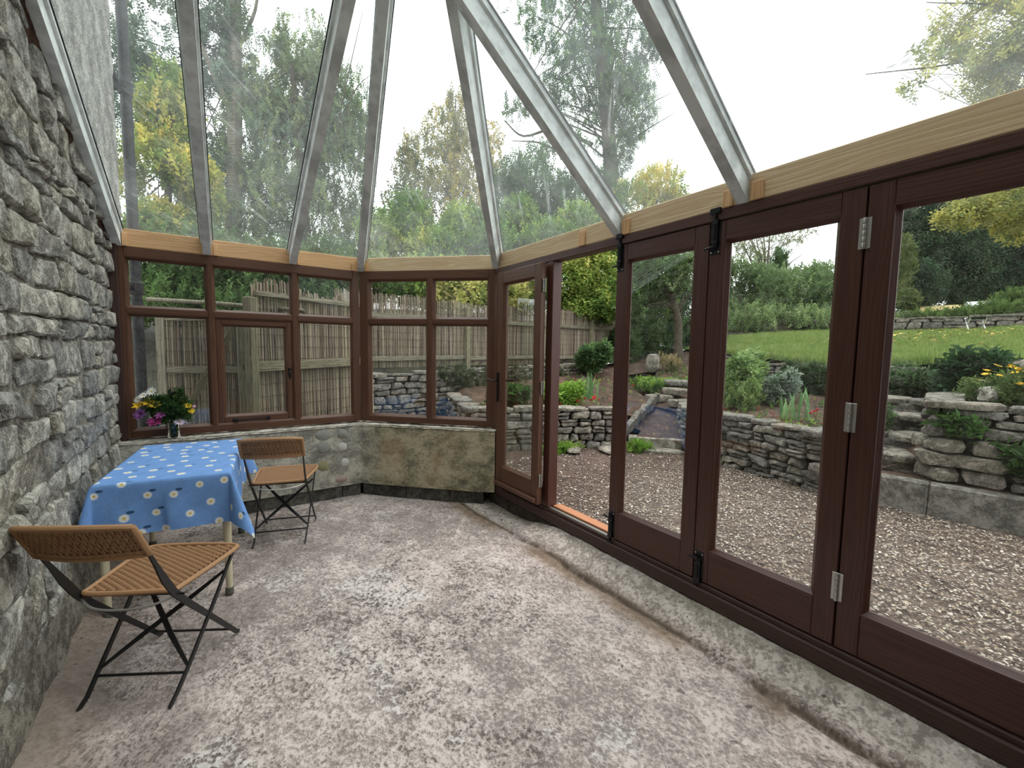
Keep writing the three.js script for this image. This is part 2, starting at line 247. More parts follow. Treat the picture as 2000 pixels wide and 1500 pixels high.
// ---- floor: rough broken concrete slab with a cast lip along the doors
const lipEdge = (z) => 1.93 + 0.05 * (fbm(z * 2.1, 3.3, 0, 3) - 0.5) - 0.05 * sm(-2.2, -3.2, z);
function floorY(x, z) {
  const e = lipEdge(z), n = (fbm(x * 9, z * 9, 1, 4) - 0.5) * 0.012 + (fbm(x * 2, z * 2, 4, 3) - 0.5) * 0.012;
  const lip = 0.098 * sat((x - e + 0.02) / 0.21) * sm(-3.1, -2.3, z) + 0.012 * (fbm(x * 14, z * 6, 8, 3) - 0.5) * sm(e - 0.05, e, x);
  const rut = -0.022 * gs((x - e + 0.02) / 0.018) * sm(0.38, 0.6, fbm(z * 3.1, 7, 0, 2)) - 0.014 * gs((x - e + 0.09) / 0.06) * sm(0.5, 0.7, fbm(z * 1.7, 9, 2, 2));
  const batter = 0.05 * sm(-0.42, -0.62, x) * (0.5 + fbm(x * 6, z * 5, 2, 3));
  return n + lip + rut + batter;
}
{
  const fl = struct('floor'), X0 = -0.66, X1 = 2.2, Z0 = -4.3, Z1 = -0.1;
  const r = rng(5), spots = [];
  for (let i = 0; i < 620; i++) { const big = i < 70; spots.push([X0 + r() * (X1 - X0), Z0 + r() * (Z1 - Z0), (big ? 0.010 + 0.016 * r() : 0.003 + 0.008 * r()), 0.35 + 0.6 * r(), r() * 3.14, r()]); }
  const TW = 1536, TH = 2048, shade = new Float32Array(TW * TH).fill(1);
  for (const [sx, sz, rad, asp, an, dk] of spots) {
    const ci = (sx - X0) / (X1 - X0) * TW, cj = (sz - Z0) / (Z1 - Z0) * TH, ri = rad / (X1 - X0) * TW * 1.6, rj = rad / (Z1 - Z0) * TH * 1.6, ca = Math.cos(an), sa = Math.sin(an);
    for (let j = Math.max(0, Math.floor(cj - rj)); j < Math.min(TH, cj + rj); j++) for (let i = Math.max(0, Math.floor(ci - ri)); i < Math.min(TW, ci + ri); i++) {
      const dx = (i - ci) / TW * (X1 - X0), dz = (j - cj) / TH * (Z1 - Z0), a = dx * ca + dz * sa, b = (-dx * sa + dz * ca) / asp, q = Math.hypot(a, b) / rad + (NC[((j * 7) % 1024) * 1024 + ((i * 7) % 1024)] - 0.5) * 0.5;
      if (q < 1) shade[j * TW + i] *= mix(1, 0.62 + 0.2 * dk, sm(1, 0.75, q));
    }
  }
  const tex = dataTex(TW, TH, (i, j, k) => {
    const x = X0 + i / TW * (X1 - X0), z = Z0 + j / TH * (Z1 - Z0);
    const A = (s, ox) => NA[(((j * s + ox) | 0) & 1023) * 1024 + (((i * s + ox * 3) | 0) & 1023)], B = NB[((j * 1.3 | 0) & 1023) * 1024 + ((i * 1.3 | 0) & 1023)], C = NC[((j * 2) & 1023) * 1024 + ((i * 2) & 1023)], C2 = NC[((j * 0.8 | 0) & 1023) * 1024 + ((i * 0.8 | 0) & 1023)];
    const C4 = NC[((j * 3) & 1023) * 1024 + ((i * 3) & 1023)], big = A(0.45, 0), mid = A(1, 333), v = 0.20 * big + 0.14 * mid + 0.16 * B + 0.25 * C + 0.25 * C4;
    let c = mix3([140, 130, 126], [218, 207, 203], sm(0.38, 0.59, v)); c = mix3(c, [122, 113, 108], 0.5 * sm(0.52, 0.62, A(0.35, 700)));
    c = mix3(c, [226, 217, 212], 0.7 * sm(0.56, 0.66, 0.5 * B + 0.5 * C) * sm(0.42, 0.58, mid)); // lime flecks
    c = mix3(c, [92, 83, 77], 0.72 * sm(0.45, 0.36, 0.25 * B + 0.4 * C + 0.35 * C4) * sm(0.56, 0.4, A(0.7, 90))); // pits and grime
    c = mix3(c, [232, 233, 232], 0.55 * sm(0.58, 0.68, A(0.8, 511)) * sm(0.46, 0.56, C));
    const e = lipEdge(z), d = x - e;
    c = mix3(c, [112, 92, 70], 0.75 * gs((d + 0.06) / 0.07) * sm(0.42, 0.6, fbm(z * 1.9, 5, 1, 3)) * (0.4 + C2));
    c = mix3(c, [70, 58, 46], 0.7 * gs((d + 0.012) / 0.016) * sm(0.35, 0.6, B + 0.08));
    if (d > 0.02) c = mix3(c, mix3([156, 147, 138], [226, 218, 210], sm(0.36, 0.6, 0.5 * C2 + 0.5 * C)), 0.7 * sm(0, 0.06, d)); if (d > 0.1) c = mix3(c, [104, 100, 84], 0.55 * sm(0.1, 0.19, d) * sm(0.35, 0.6, mid));
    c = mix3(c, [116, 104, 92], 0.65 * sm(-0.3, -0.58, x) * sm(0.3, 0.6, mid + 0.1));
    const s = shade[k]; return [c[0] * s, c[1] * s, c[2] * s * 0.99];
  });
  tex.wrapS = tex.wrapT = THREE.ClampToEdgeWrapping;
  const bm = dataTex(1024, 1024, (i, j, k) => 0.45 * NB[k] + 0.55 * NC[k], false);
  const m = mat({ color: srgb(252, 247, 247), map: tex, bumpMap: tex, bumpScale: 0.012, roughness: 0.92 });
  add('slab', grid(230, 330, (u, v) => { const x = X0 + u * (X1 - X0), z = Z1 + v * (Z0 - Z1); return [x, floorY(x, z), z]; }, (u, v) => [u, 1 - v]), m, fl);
  add('slab', boxAt(-0.66, 2.2, -0.12, -0.004, Z1, 1.6, 0.002), mat({ color: srgb(168, 158, 152), map: rep(stoneTex, 0.8, 0.8) }), fl);
  add('footing', boxAt(-0.66, 2.25, -0.4, -0.06, -4.5, Z1, 0.01), mortarMat, fl);
}

// ---- the old stone wall of the house on the left; the roof butts against it
{
  const w = struct('wall_left'), r = rng(19);
  const core = add('mortar', grid(150, 90, (u, v) => { const z = -0.95 + u * (-4.05), y = v * 3.5; return [XL - 0.026 + 0.02 * (fbm(z * 7, y * 9, 2, 4) - 0.5) * 2 + 0.03 * sm(0.55, 0.0, y), y, z]; }, (u, v) => [u * 4.05, v * 3.5]), mortarMat, w);
  add('wall_core', boxAt(-1.15, XL - 0.06, -0.3, 6.4, -4.95, 1.6, 0.01), mortarMat, w);
  const top = (s) => roofY(XL, -1.15 - s) + 0.02;
  const polys = courses(3.215, 0.02, 3.0, 0.33, 0.135, r, 3);
  polys.map((P, i) => ({ P, a: P.length > 2 ? polyArea(P) : 0, i })).filter((q) => q.a > 0.002 && Math.min(...q.P.map((p) => p[1])) < top(q.P[0][0])).sort((a, b) => b.a - a.a).slice(0, 298).forEach(({ P }) => {
    P = P.map(([s, y]) => [s, Math.min(y, top(s) + 0.015)]); if (polyArea(P) < 0.001) return;
    const ym = P.reduce((a, p) => a + p[1], 0) / P.length, low = sm(0.55, 0.1, ym);
    const { g, cx, cy } = stoneGeo(P, mix(0.018 + 0.03 * r(), 0.010 + 0.010 * r(), low), 0.007 + 0.007 * r(), r);
    const o = add('stone', g, stoneMats[Math.floor(r() * (low > 0.5 ? 3 : 6))], w); o.position.set(XL - 0.035, cy, -1.15 - cx); o.rotation.y = Math.PI / 2;
  });
  // roughcast upper wall, seen through the roof glass
  add('roughcast', grid(190, 200, (u, v) => { const z = -1.2 + u * (-3.75), y = 2.0 + v * 4.3; return [XL - 0.01 + 0.02 * (fbm(z * 23 + y * 9, y * 27, 5, 4) - 0.5), y, z].map((q, k) => k === 0 && (y < roofY(XL, z) + 0.1) ? XL - 0.055 : q); }, (u, v) => [u * 3.75, v * 4.3]), roughcastMat, w);
  add('quoin_edge', grid(6, 120, (u, v) => [XL - 0.012 - u * 0.55, v * 6.3, -4.95 + 0.012 * (fbm(u * 9, v * 90, 1, 3) - 0.5)], (u, v) => [u * 0.55, v * 6.3]), roughcastMat, w);
}
{ // walls behind the camera, closing the room
  const b = struct('wall_back'); add('plaster', boxAt(-1.15, 2.45, -0.3, 6.0, 1.6, 1.9, 0.01), roughcastMat, b);
  const q = struct('wall_right'); add('plaster', boxAt(XD, 2.4, -0.1, YT, 0.1, 1.6, 0.01), roughcastMat, q);
}
// ---- low concrete wall under the windows, with its lime-washed ledge and block footing
{
  const w = struct('wall_bay'), inner = [[XL - 0.02, -4.25], [1.146, -4.25], [1.955, -3.441], [2.1, -3.33]], outer = [[XL - 0.02, -4.46], [1.233, -4.46], [2.2, -3.5], [2.2, -3.33]];
  const wallTex = dataTex(1024, 512, (i, j) => {
    const ii = (i * 1.15) | 0, jj = (j * 0.5) | 0, A = NA[(jj & 1023) * 1024 + (ii & 1023)], B = NB[((jj * 1.3) & 1023) * 1024 + ((ii * 1.3) & 1023)], D = NA[((jj * 1.6 + 300) & 1023) * 1024 + ((ii * 1.6 + 500) & 1023)];
    const F = NC[((j * 1.4) & 1023) * 1024 + ((i * 3) & 1023)], F2 = NB[((j * 0.9) & 1023) * 1024 + ((i * 1.8) & 1023)]; let c = mix3([132, 130, 123], [200, 196, 186], sm(0.38, 0.60, 0.25 * A + 0.25 * B + 0.25 * F + 0.25 * F2));
    const s = i / 1024, olive = sm(0.56, 0.66, s) ; c = mix3(c, mix3([122, 117, 94], [192, 183, 152], sm(0.38, 0.60, 0.2 * B + 0.25 * D + 0.25 * F + 0.3 * F2)), olive * 0.85);
    c = mix3(c, [150, 118, 88], 0.35 * olive * sm(0.56, 0.66, D)); c = mix3(c, [84, 84, 78], 0.45 * sm(0.43, 0.34, 0.6 * D + 0.4 * F2)); c = mix3(c, [218, 214, 204], 0.35 * sm(0.6, 0.68, 0.5 * F2 + 0.5 * D)); return c;
  });
  const P = pathAt(inner), m = mat({ color: srgb(255, 253, 248), map: wallTex, bumpMap: rep(bumpCoarse, 0.6, 0.6), bumpScale: 0.006, roughness: 0.93 });
  add('render_face', grid(220, 46, (u, v) => { const q = P.at(u * P.length), y = 0.118 + v * 0.585, d = 0.008 * (fbm(u * 30, v * 7, 3, 4) - 0.5) + 0.006 * sm(0.9, 1, v); return [q.x + q.dz * d, y, q.z - q.dx * d]; }, (u, v) => [u, v]), m, w);
  const O = pathAt(outer), ledge = mat({ color: srgb(255, 250, 240), map: rep(stoneTex, 0.3, 0.3), bumpMap: stoneBump, bumpScale: 0.012 });
  add('ledge', grid(200, 8, (u, v) => { const a = P.at(u * P.length), b = O.at(u * O.length), t = v - 0.02; return [mix(a.x, b.x, t), 0.702 + 0.012 * (fbm(u * 60, v * 4, 1, 3) - 0.5) - 0.012 * sm(0.15, 0, v), mix(a.z, b.z, t)]; }, (u, v) => [u * 3, v * 0.2]), ledge, w);
  const out = new MB(); for (let i = 0; i + 1 < outer.length; i++) { const [a, b] = [outer[i], outer[i + 1]]; out.poly([[a[0], -0.2, a[1]], [b[0], -0.2, b[1]], [b[0], 0.702, b[1]], [a[0], 0.702, a[1]]], [b[1] - a[1], 0, a[0] - b[0]]); }
  add('outer_face', out.geo(0), mortarMat, w);
  // footing course: long blocks with open joints, a finger's width behind the render
  const dark = [mat({ color: srgb(116, 116, 110), map: rep(stoneTex, 0.4, 0.4), bumpMap: stoneBump, bumpScale: 0.012 }), mat({ color: srgb(100, 100, 97), map: rep(stoneTex, 0.5, 0.5), bumpMap: stoneBump, bumpScale: 0.012 })];
  const r = rng(3); let s = 0.1; while (s < P.length - 0.12) { const l = Math.min(0.42 + 0.12 * r(), P.length - 0.1 - s), c = P.at(s + l / 2), corner = [1.766, 2.91].find((k) => k > s + 0.02 && k < s + l - 0.02); const ll = corner ? corner - s : l, cc = P.at(s + ll / 2); const o = add('footing_block', box(ll - 0.006, 0.13, 0.12, 0.006, 0), dark[r() * 2 | 0], w); o.position.set(cc.x + cc.dz * 0.078, 0.05, cc.z - cc.dx * 0.078); o.rotation.y = Math.atan2(-cc.dz, cc.dx); s += ll; }
  // daubs of plaster stuck on the render
  const white = mat({ color: srgb(205, 202, 196), bumpMap: stoneBump, bumpScale: 0.006 }), tan = mat({ color: srgb(150, 146, 112), bumpMap: stoneBump, bumpScale: 0.006 }), pink = mat({ color: srgb(172, 152, 146), bumpMap: stoneBump, bumpScale: 0.006 }), grey = mat({ color: srgb(150, 150, 144), bumpMap: stoneBump, bumpScale: 0.006 });
  for (const [x, y, rx, ry, m2] of [[0.973, 0.5, 0.042, 0.046, white], [0.99, 0.345, 0.042, 0.046, white], [0.964, 0.184, 0.06, 0.03, pink], [0.80, 0.337, 0.055, 0.05, tan], [0.805, 0.625, 0.07, 0.055, grey], [0.80, 0.515, 0.06, 0.06, grey], [0.975, 0.625, 0.05, 0.045, grey]]) {
    const n = 22, q = rng(Math.round(x * 1e4 + y * 77)), rr = Array.from({ length: n }, () => 0.86 + 0.28 * q()), pos = [0, 0, 0.010], idx = [];
    for (let k = 0; k < 2; k++) for (let i = 0; i < n; i++) { const a = i / n * 6.283, f = (k ? 1 : 0.82) * (rr[i] + rr[(i + 1) % n]) / 2; pos.push(Math.cos(a) * rx * f, Math.sin(a) * ry * f, k ? -0.004 : 0.008); }
    for (let i = 0; i < n; i++) { const j = (i + 1) % n; idx.push(0, 1 + i, 1 + j, 1 + i, 1 + n + i, 1 + n + j, 1 + i, 1 + n + j, 1 + j); }
    const g = new THREE.BufferGeometry(); g.setAttribute('position', new THREE.Float32BufferAttribute(pos, 3)); g.setIndex(idx); g.setAttribute('uv', new THREE.Float32BufferAttribute(pos.filter((_, i) => i % 3 < 2), 2)); g.computeVertexNormals();
    add('plaster_daub', g, m2, w).position.set(x, y, -4.25);
  }
}

// ---- joinery helpers (local frame: x along, y up, +z into the room, face at z = 0)
const BEAD = 0.02;
function glazing(parent, x0, x1, y0, y1, m, zf = 0, deep = 0.04) { // bead ring and pane of one opening; x0.. are the edges of the clear glass
  const e = BEAD; add('glazing_bead', ring(x0 - e, x1 + e, y0 - e, y1 + e, [[-0.004, zf - 0.001], [0.002, zf - 0.001], [0.005, zf - 0.006], [e, zf - 0.026], [e, zf - deep - 0.008]]), m, parent);
  const p = new MB(); p.poly([[x0 - 0.004, y0 - 0.004, zf - deep], [x1 + 0.004, y0 - 0.004, zf - deep], [x1 + 0.004, y1 + 0.004, zf - deep], [x0 - 0.004, y1 + 0.004, zf - deep]], [0, 0, 1]); return add('pane', p.geo(0), paneMat, parent);
}
const YB = 0.7145, RY = [0.792, 1.651, 1.735, 2.072]; // glass rows of the windows
function windowWall(name, origin, turn, len, cols, casement) {
  const w = struct(name, origin, turn), D = -0.072, e = BEAD, f = frameMat;
  add('jamb', boxAt(0, cols[0][0] - e, YB, YT, D, 0, 0.003, 1), f, w); add('jamb', boxAt(cols[cols.length - 1][1] + e, len, YB, YT, D, 0, 0.003, 1), f, w);
  const a = cols[0][0] - e, b = cols[cols.length - 1][1] + e;
  add('sill_rail', boxAt(a, b, YB, RY[0] - e, D, 0.002, 0.003, 0), f, w); add('head_rail', boxAt(a, b, RY[3] + e, YT, D, 0.002, 0.003, 0), f, w);
  for (let i = 0; i + 1 < cols.length; i++) add('mullion', boxAt(cols[i][1] + e, cols[i + 1][0] - e, RY[0] - e, RY[3] + e, D, 0.003, 0.004, 1), f, w);
  for (const [c0, c1] of cols) add('transom', boxAt(c0 - e, c1 + e, RY[1] + e, RY[2] - e, D, 0.001, 0.004, 0), f, w);
  cols.forEach(([c0, c1], i) => {
    glazing(w, c0, c1, RY[2], RY[3], f);
    if (i !== casement) return glazing(w, c0, c1, RY[0], RY[1], f);
    const z = -0.012, s = 0.037, y0 = RY[0] - 0.006, y1 = RY[1] + 0.004, x0 = c0 - 0.006, x1 = c1 + 0.006; // an opening casement inside the frame
    add('glazing_bead', ring(c0 - e, c1 + e, RY[0] - e, RY[1] + e, [[-0.004, -0.001], [0.002, -0.001], [0.005, -0.006], [0.014, -0.014], [0.014, -0.07]]), f, w);
    const k = new THREE.Group(); k.name = numbered('casement'); w.add(k);
    add('casement_stile', boxAt(x0, x0 + s, y0, y1, -0.06, z, 0.004, 1), f, k); add('casement_stile', boxAt(x1 - s, x1, y0, y1, -0.06, z, 0.004, 1), f, k);
    add('casement_rail', boxAt(x0 + s, x1 - s, y0, y0 + s + 0.01, -0.06, z, 0.004, 0), f, k); add('casement_rail', boxAt(x0 + s, x1 - s, y1 - s, y1, -0.06, z, 0.004, 0), f, k);
    glazing(k, x0 + s + e, x1 - s - e, y0 + s + 0.01 + e, y1 - s - e, f, z, 0.036);
    add('casement_fastener', [boxAt(x1 - 0.028, x1 - 0.008, 1.17, 1.25, z, z + 0.008, 0.003), tube([[x1 - 0.018, 1.22, z + 0.006], [x1 - 0.02, 1.222, z + 0.03], [x1 - 0.022, 1.19, z + 0.036], [x1 - 0.024, 1.15, z + 0.034]], [0.007, 0.007, 0.008, 0.006], 8), tube([[x1 - 0.018, 1.235, z], [x1 - 0.018, 1.235, z + 0.02]], 0.012, 10)], blackBolt, w);
    add('casement_stay', [tube([[c0 + 0.10, y0 + 0.018, z + 0.012], [c0 + 0.2, y0 + 0.02, z + 0.016], [c0 + 0.36, y0 + 0.024, z + 0.012]], 0.005, 8), boxAt(c0 + 0.09, c0 + 0.13, y0 + 0.008, y0 + 0.03, z, z + 0.008, 0.002), boxAt(c0 + 0.34, c0 + 0.37, y0 + 0.012, y0 + 0.036, z, z + 0.008, 0.002)], blackBolt, w);
  });
  return w;
}
windowWall('window_1', [-0.573, 0, ZW], 0, XA + 0.573 - 0.002, [[0.056, 0.522], [0.594, 1.144], [1.222, 1.668]], 1);
windowWall('window_2', [XA, 0, ZW], -Math.PI / 4, Math.hypot(XD - XA, ZB - ZW), [[0.105, 0.674], [0.765, 1.33 - 0.06]], -1);
{ // dark cover strip between the window and the stone wall
  const t = struct('trim_1'); add('jamb_lining', boxAt(-0.655, -0.571, YB - 0.02, YT + 0.01, ZW - 0.07, ZW + 0.02, 0.004, 1), sillMat, t);
}
// ---- doors (local frame of the door wall: x = distance from the bay corner towards the camera)
const doorFrame = struct('trim_2', [XD, 0, ZB], -Math.PI / 2);
add('door_head', boxAt(0, 3.52, 2.114, YT, -0.085, 0.004, 0.003, 0), doorMat, doorFrame);
add('corner_post', boxAt(-0.03, 0.055, 0.10, 2.114, -0.085, 0.012, 0.004, 1), frameMat, doorFrame);
add('door_jamb', boxAt(0.752, 0.824, 0.206, 2.114, -0.085, 0.004, 0.004, 1), doorMat, doorFrame);
add('door_stop', boxAt(0.79, 0.806, 0.206, 2.11, -0.088, -0.052, 0.002, 1), sillMat, doorFrame);
add('door_jamb', boxAt(3.402, 3.5, 0.206, 2.114, -0.085, 0.004, 0.004, 1), doorMat, doorFrame);
add('meeting_strip', boxAt(2.05, 2.11, 0.21, 2.108, -0.075, -0.053, 0.002, 1), sillMat, doorFrame); add('meeting_strip', boxAt(2.71, 2.77, 0.21, 2.108, -0.075, -0.053, 0.002, 1), sillMat, doorFrame);
add('door_sill', boxAt(0, 3.52, 0.10, 0.178, -0.16, 0.022, 0.006, 0), sillMat, doorFrame);
add('sill_footing', boxAt(-0.05, 3.52, -0.2, 0.101, -0.15, 0.012, 0.01, 0), mat({ color: srgb(92, 84, 76), map: rep(stoneTex, 0.4, 0.4), bumpMap: stoneBump, bumpScale: 0.012 }), doorFrame);
add('sill_step', boxAt(0, 3.52, 0.176, 0.203, -0.12, 0.006, 0.004, 0), sillMat, doorFrame);
add('threshold_strip', boxAt(0.826, 1.445, 0.2, 0.216, -0.125, -0.045, 0.003, 0), oakStripMat, doorFrame);
add('weather_strip', boxAt(0.826, 1.445, 0.2, 0.209, -0.028, -0.008, 0.002, 0), steelMat, doorFrame);
{ // fixed side light between the bay corner and the door jamb
  const w = struct('window_3', [XD, 0, ZB], -Math.PI / 2);
  add('side_light_stile', boxAt(0.057, 0.115, 0.206, 2.112, -0.07, 0, 0.003, 1), frameMat, w); add('side_light_rail', boxAt(0.115, 0.75, 0.206, 0.36, -0.07, 0, 0.003, 0), frameMat, w); add('side_light_rail', boxAt(0.115, 0.75, 2.03, 2.112, -0.07, 0, 0.003, 0), frameMat, w);
  glazing(w, 0.135, 0.73, 0.38, 2.01, frameMat);
}
function towerBolt(parent, x, y, up, z) { // black bolt: plate, barrel, rod, knob, screws
  const b = new THREE.Group(); b.name = numbered('tower_bolt'); parent.add(b); b.position.set(x, y, z); if (!up) b.rotation.z = Math.PI;
  const h = 0.19, sx = up ? 1 : -1;
  add('bolt_plate', box(0.052, h, 0.004, 0.0015).translate(0, 0, 0.002), blackBolt, b);
  add('bolt_barrel', [box(0.03, h * 0.78, 0.014, 0.004).translate(0, 0.012, 0.009), box(0.036, 0.03, 0.02, 0.004).translate(0, h / 2 - 0.03, 0.011), box(0.036, 0.02, 0.02, 0.004).translate(0, -h / 2 + 0.06, 0.011)], blackBolt, b);
  add('bolt_rod', tube([[0, -h / 2 + 0.03, 0.014], [0, h / 2 + 0.035, 0.014]], 0.0075, 10), blackBolt, b);
  add('bolt_knob', [tube([[0, -h / 2 + 0.036, 0.016], [-0.012 * sx, -h / 2 + 0.036, 0.026], [-0.042 * sx, -h / 2 + 0.03, 0.03]], [0.006, 0.006, 0.007], 8)], blackBolt, b);
  const sc = []; for (const [a, c] of [[-1, -1], [1, -1], [-1, 1], [1, 1]]) sc.push(lathe([[0.0001, 0.0035], [0.003, 0.0028], [0.0045, 0.001], [0.0045, 0]], 10).rotateX(Math.PI / 2).translate(a * 0.02, c * (h / 2 - 0.012), 0.004));
  add('bolt_screw', sc, steelMat, b);
  add('bolt_keeper', [boxAt(-0.028, 0.028, h / 2 + 0.012, h / 2 + 0.042, 0, 0.022, 0.004)], blackBolt, b);
}
function doorLeaf(name, x0, x1, y0, y1, zf, opts = {}) {
  const w = struct(name, [XD, 0, ZB], -Math.PI / 2), D = zf - 0.046, st = 0.082, e = BEAD, m = opts.mat || doorMat, tb = 0.094, bb = 0.18;
  add('door_stile', boxAt(x0, x0 + st, y0, y1, D, zf, 0.003, 1), m, w); add('door_stile', boxAt(x1 - st, x1, y0, y1, D, zf, 0.003, 1), m, w);
  add('door_rail', boxAt(x0 + st, x1 - st, y1 - tb, y1, D, zf - 0.0006, 0.003, 0), m, w); add('door_rail', boxAt(x0 + st, x1 - st, y0, y0 + bb, D, zf - 0.0006, 0.003, 0), m, w);
  glazing(w, x0 + st + e, x1 - st - e, y0 + bb + e, y1 - tb - e, m, zf, 0.024);
  return w;
}
const hingeAt = (parent, x, y, z, h = 0.12) => { const k = []; for (let i = 0; i < 5; i++) k.push(tube([[x, y - h / 2 + i * h / 5 + 0.001, z], [x, y - h / 2 + (i + 1) * h / 5 - 0.001, z]], 0.0075, 10)); k.push(boxAt(x - 0.02, x + 0.02, y - h / 2, y + h / 2, z - 0.008, z - 0.005, 0.001)); return add('hinge', k, steelMat, parent); };
{
  const d1 = doorLeaf('door_1', 0.158, 0.772, 0.222, 2.104, 0.076, { mat: frameMat }); // folded back into the room, weather face showing
  add('weather_bar', boxAt(0.17, 0.762, 0.236, 0.276, 0.075, 0.104, 0.006, 0), frameMat, d1);
  add('lever_handle', [boxAt(0.166, 0.198, 0.98, 1.24, 0.076, 0.083, 0.003), tube([[0.182, 1.165, 0.08], [0.182, 1.165, 0.118], [0.170, 1.166, 0.124], [0.075, 1.176, 0.126]], [0.009, 0.009, 0.0085, 0.007], 10), tube([[0.182, 1.03, 0.08], [0.182, 1.03, 0.09]], 0.009, 10)], blackBolt, d1);
  add('lever_handle', [boxAt(0.166, 0.198, 0.98, 1.24, 0.024, 0.030, 0.003), tube([[0.182, 1.165, 0.03], [0.182, 1.165, -0.006], [0.2, 1.166, -0.012], [0.29, 1.172, -0.014]], [0.009, 0.009, 0.0085, 0.007], 10)], blackBolt, d1);
  hingeAt(d1, 0.782, 1.93, 0.06, 0.1); hingeAt(d1, 0.782, 1.15, 0.06, 0.1); hingeAt(d1, 0.782, 0.42, 0.06, 0.1);
  const d2 = doorLeaf('door_2', 1.449, 2.076, 0.208, 2.109, -0.004); towerBolt(d2, 1.478, 2.04, true, -0.004); towerBolt(d2, 1.478, 0.292, false, -0.004);
  add('knot_plug', lathe([[0.0001, 0.001], [0.008, 0.001], [0.009, 0]], 12).rotateX(Math.PI / 2).translate(1.565, 2.062, -0.0045), sillMat, d2);
  const d3 = doorLeaf('door_3', 2.080, 2.735, 0.208, 2.109, -0.004); towerBolt(d3, 2.111, 2.04, true, -0.004); towerBolt(d3, 2.111, 0.275, false, -0.004);
  const d4 = doorLeaf('door_4', 2.741, 3.398, 0.208, 2.109, -0.004);
  for (const y of [1.925, 1.19, 0.47]) hingeAt(d4, 2.738, y, 0.004);
}
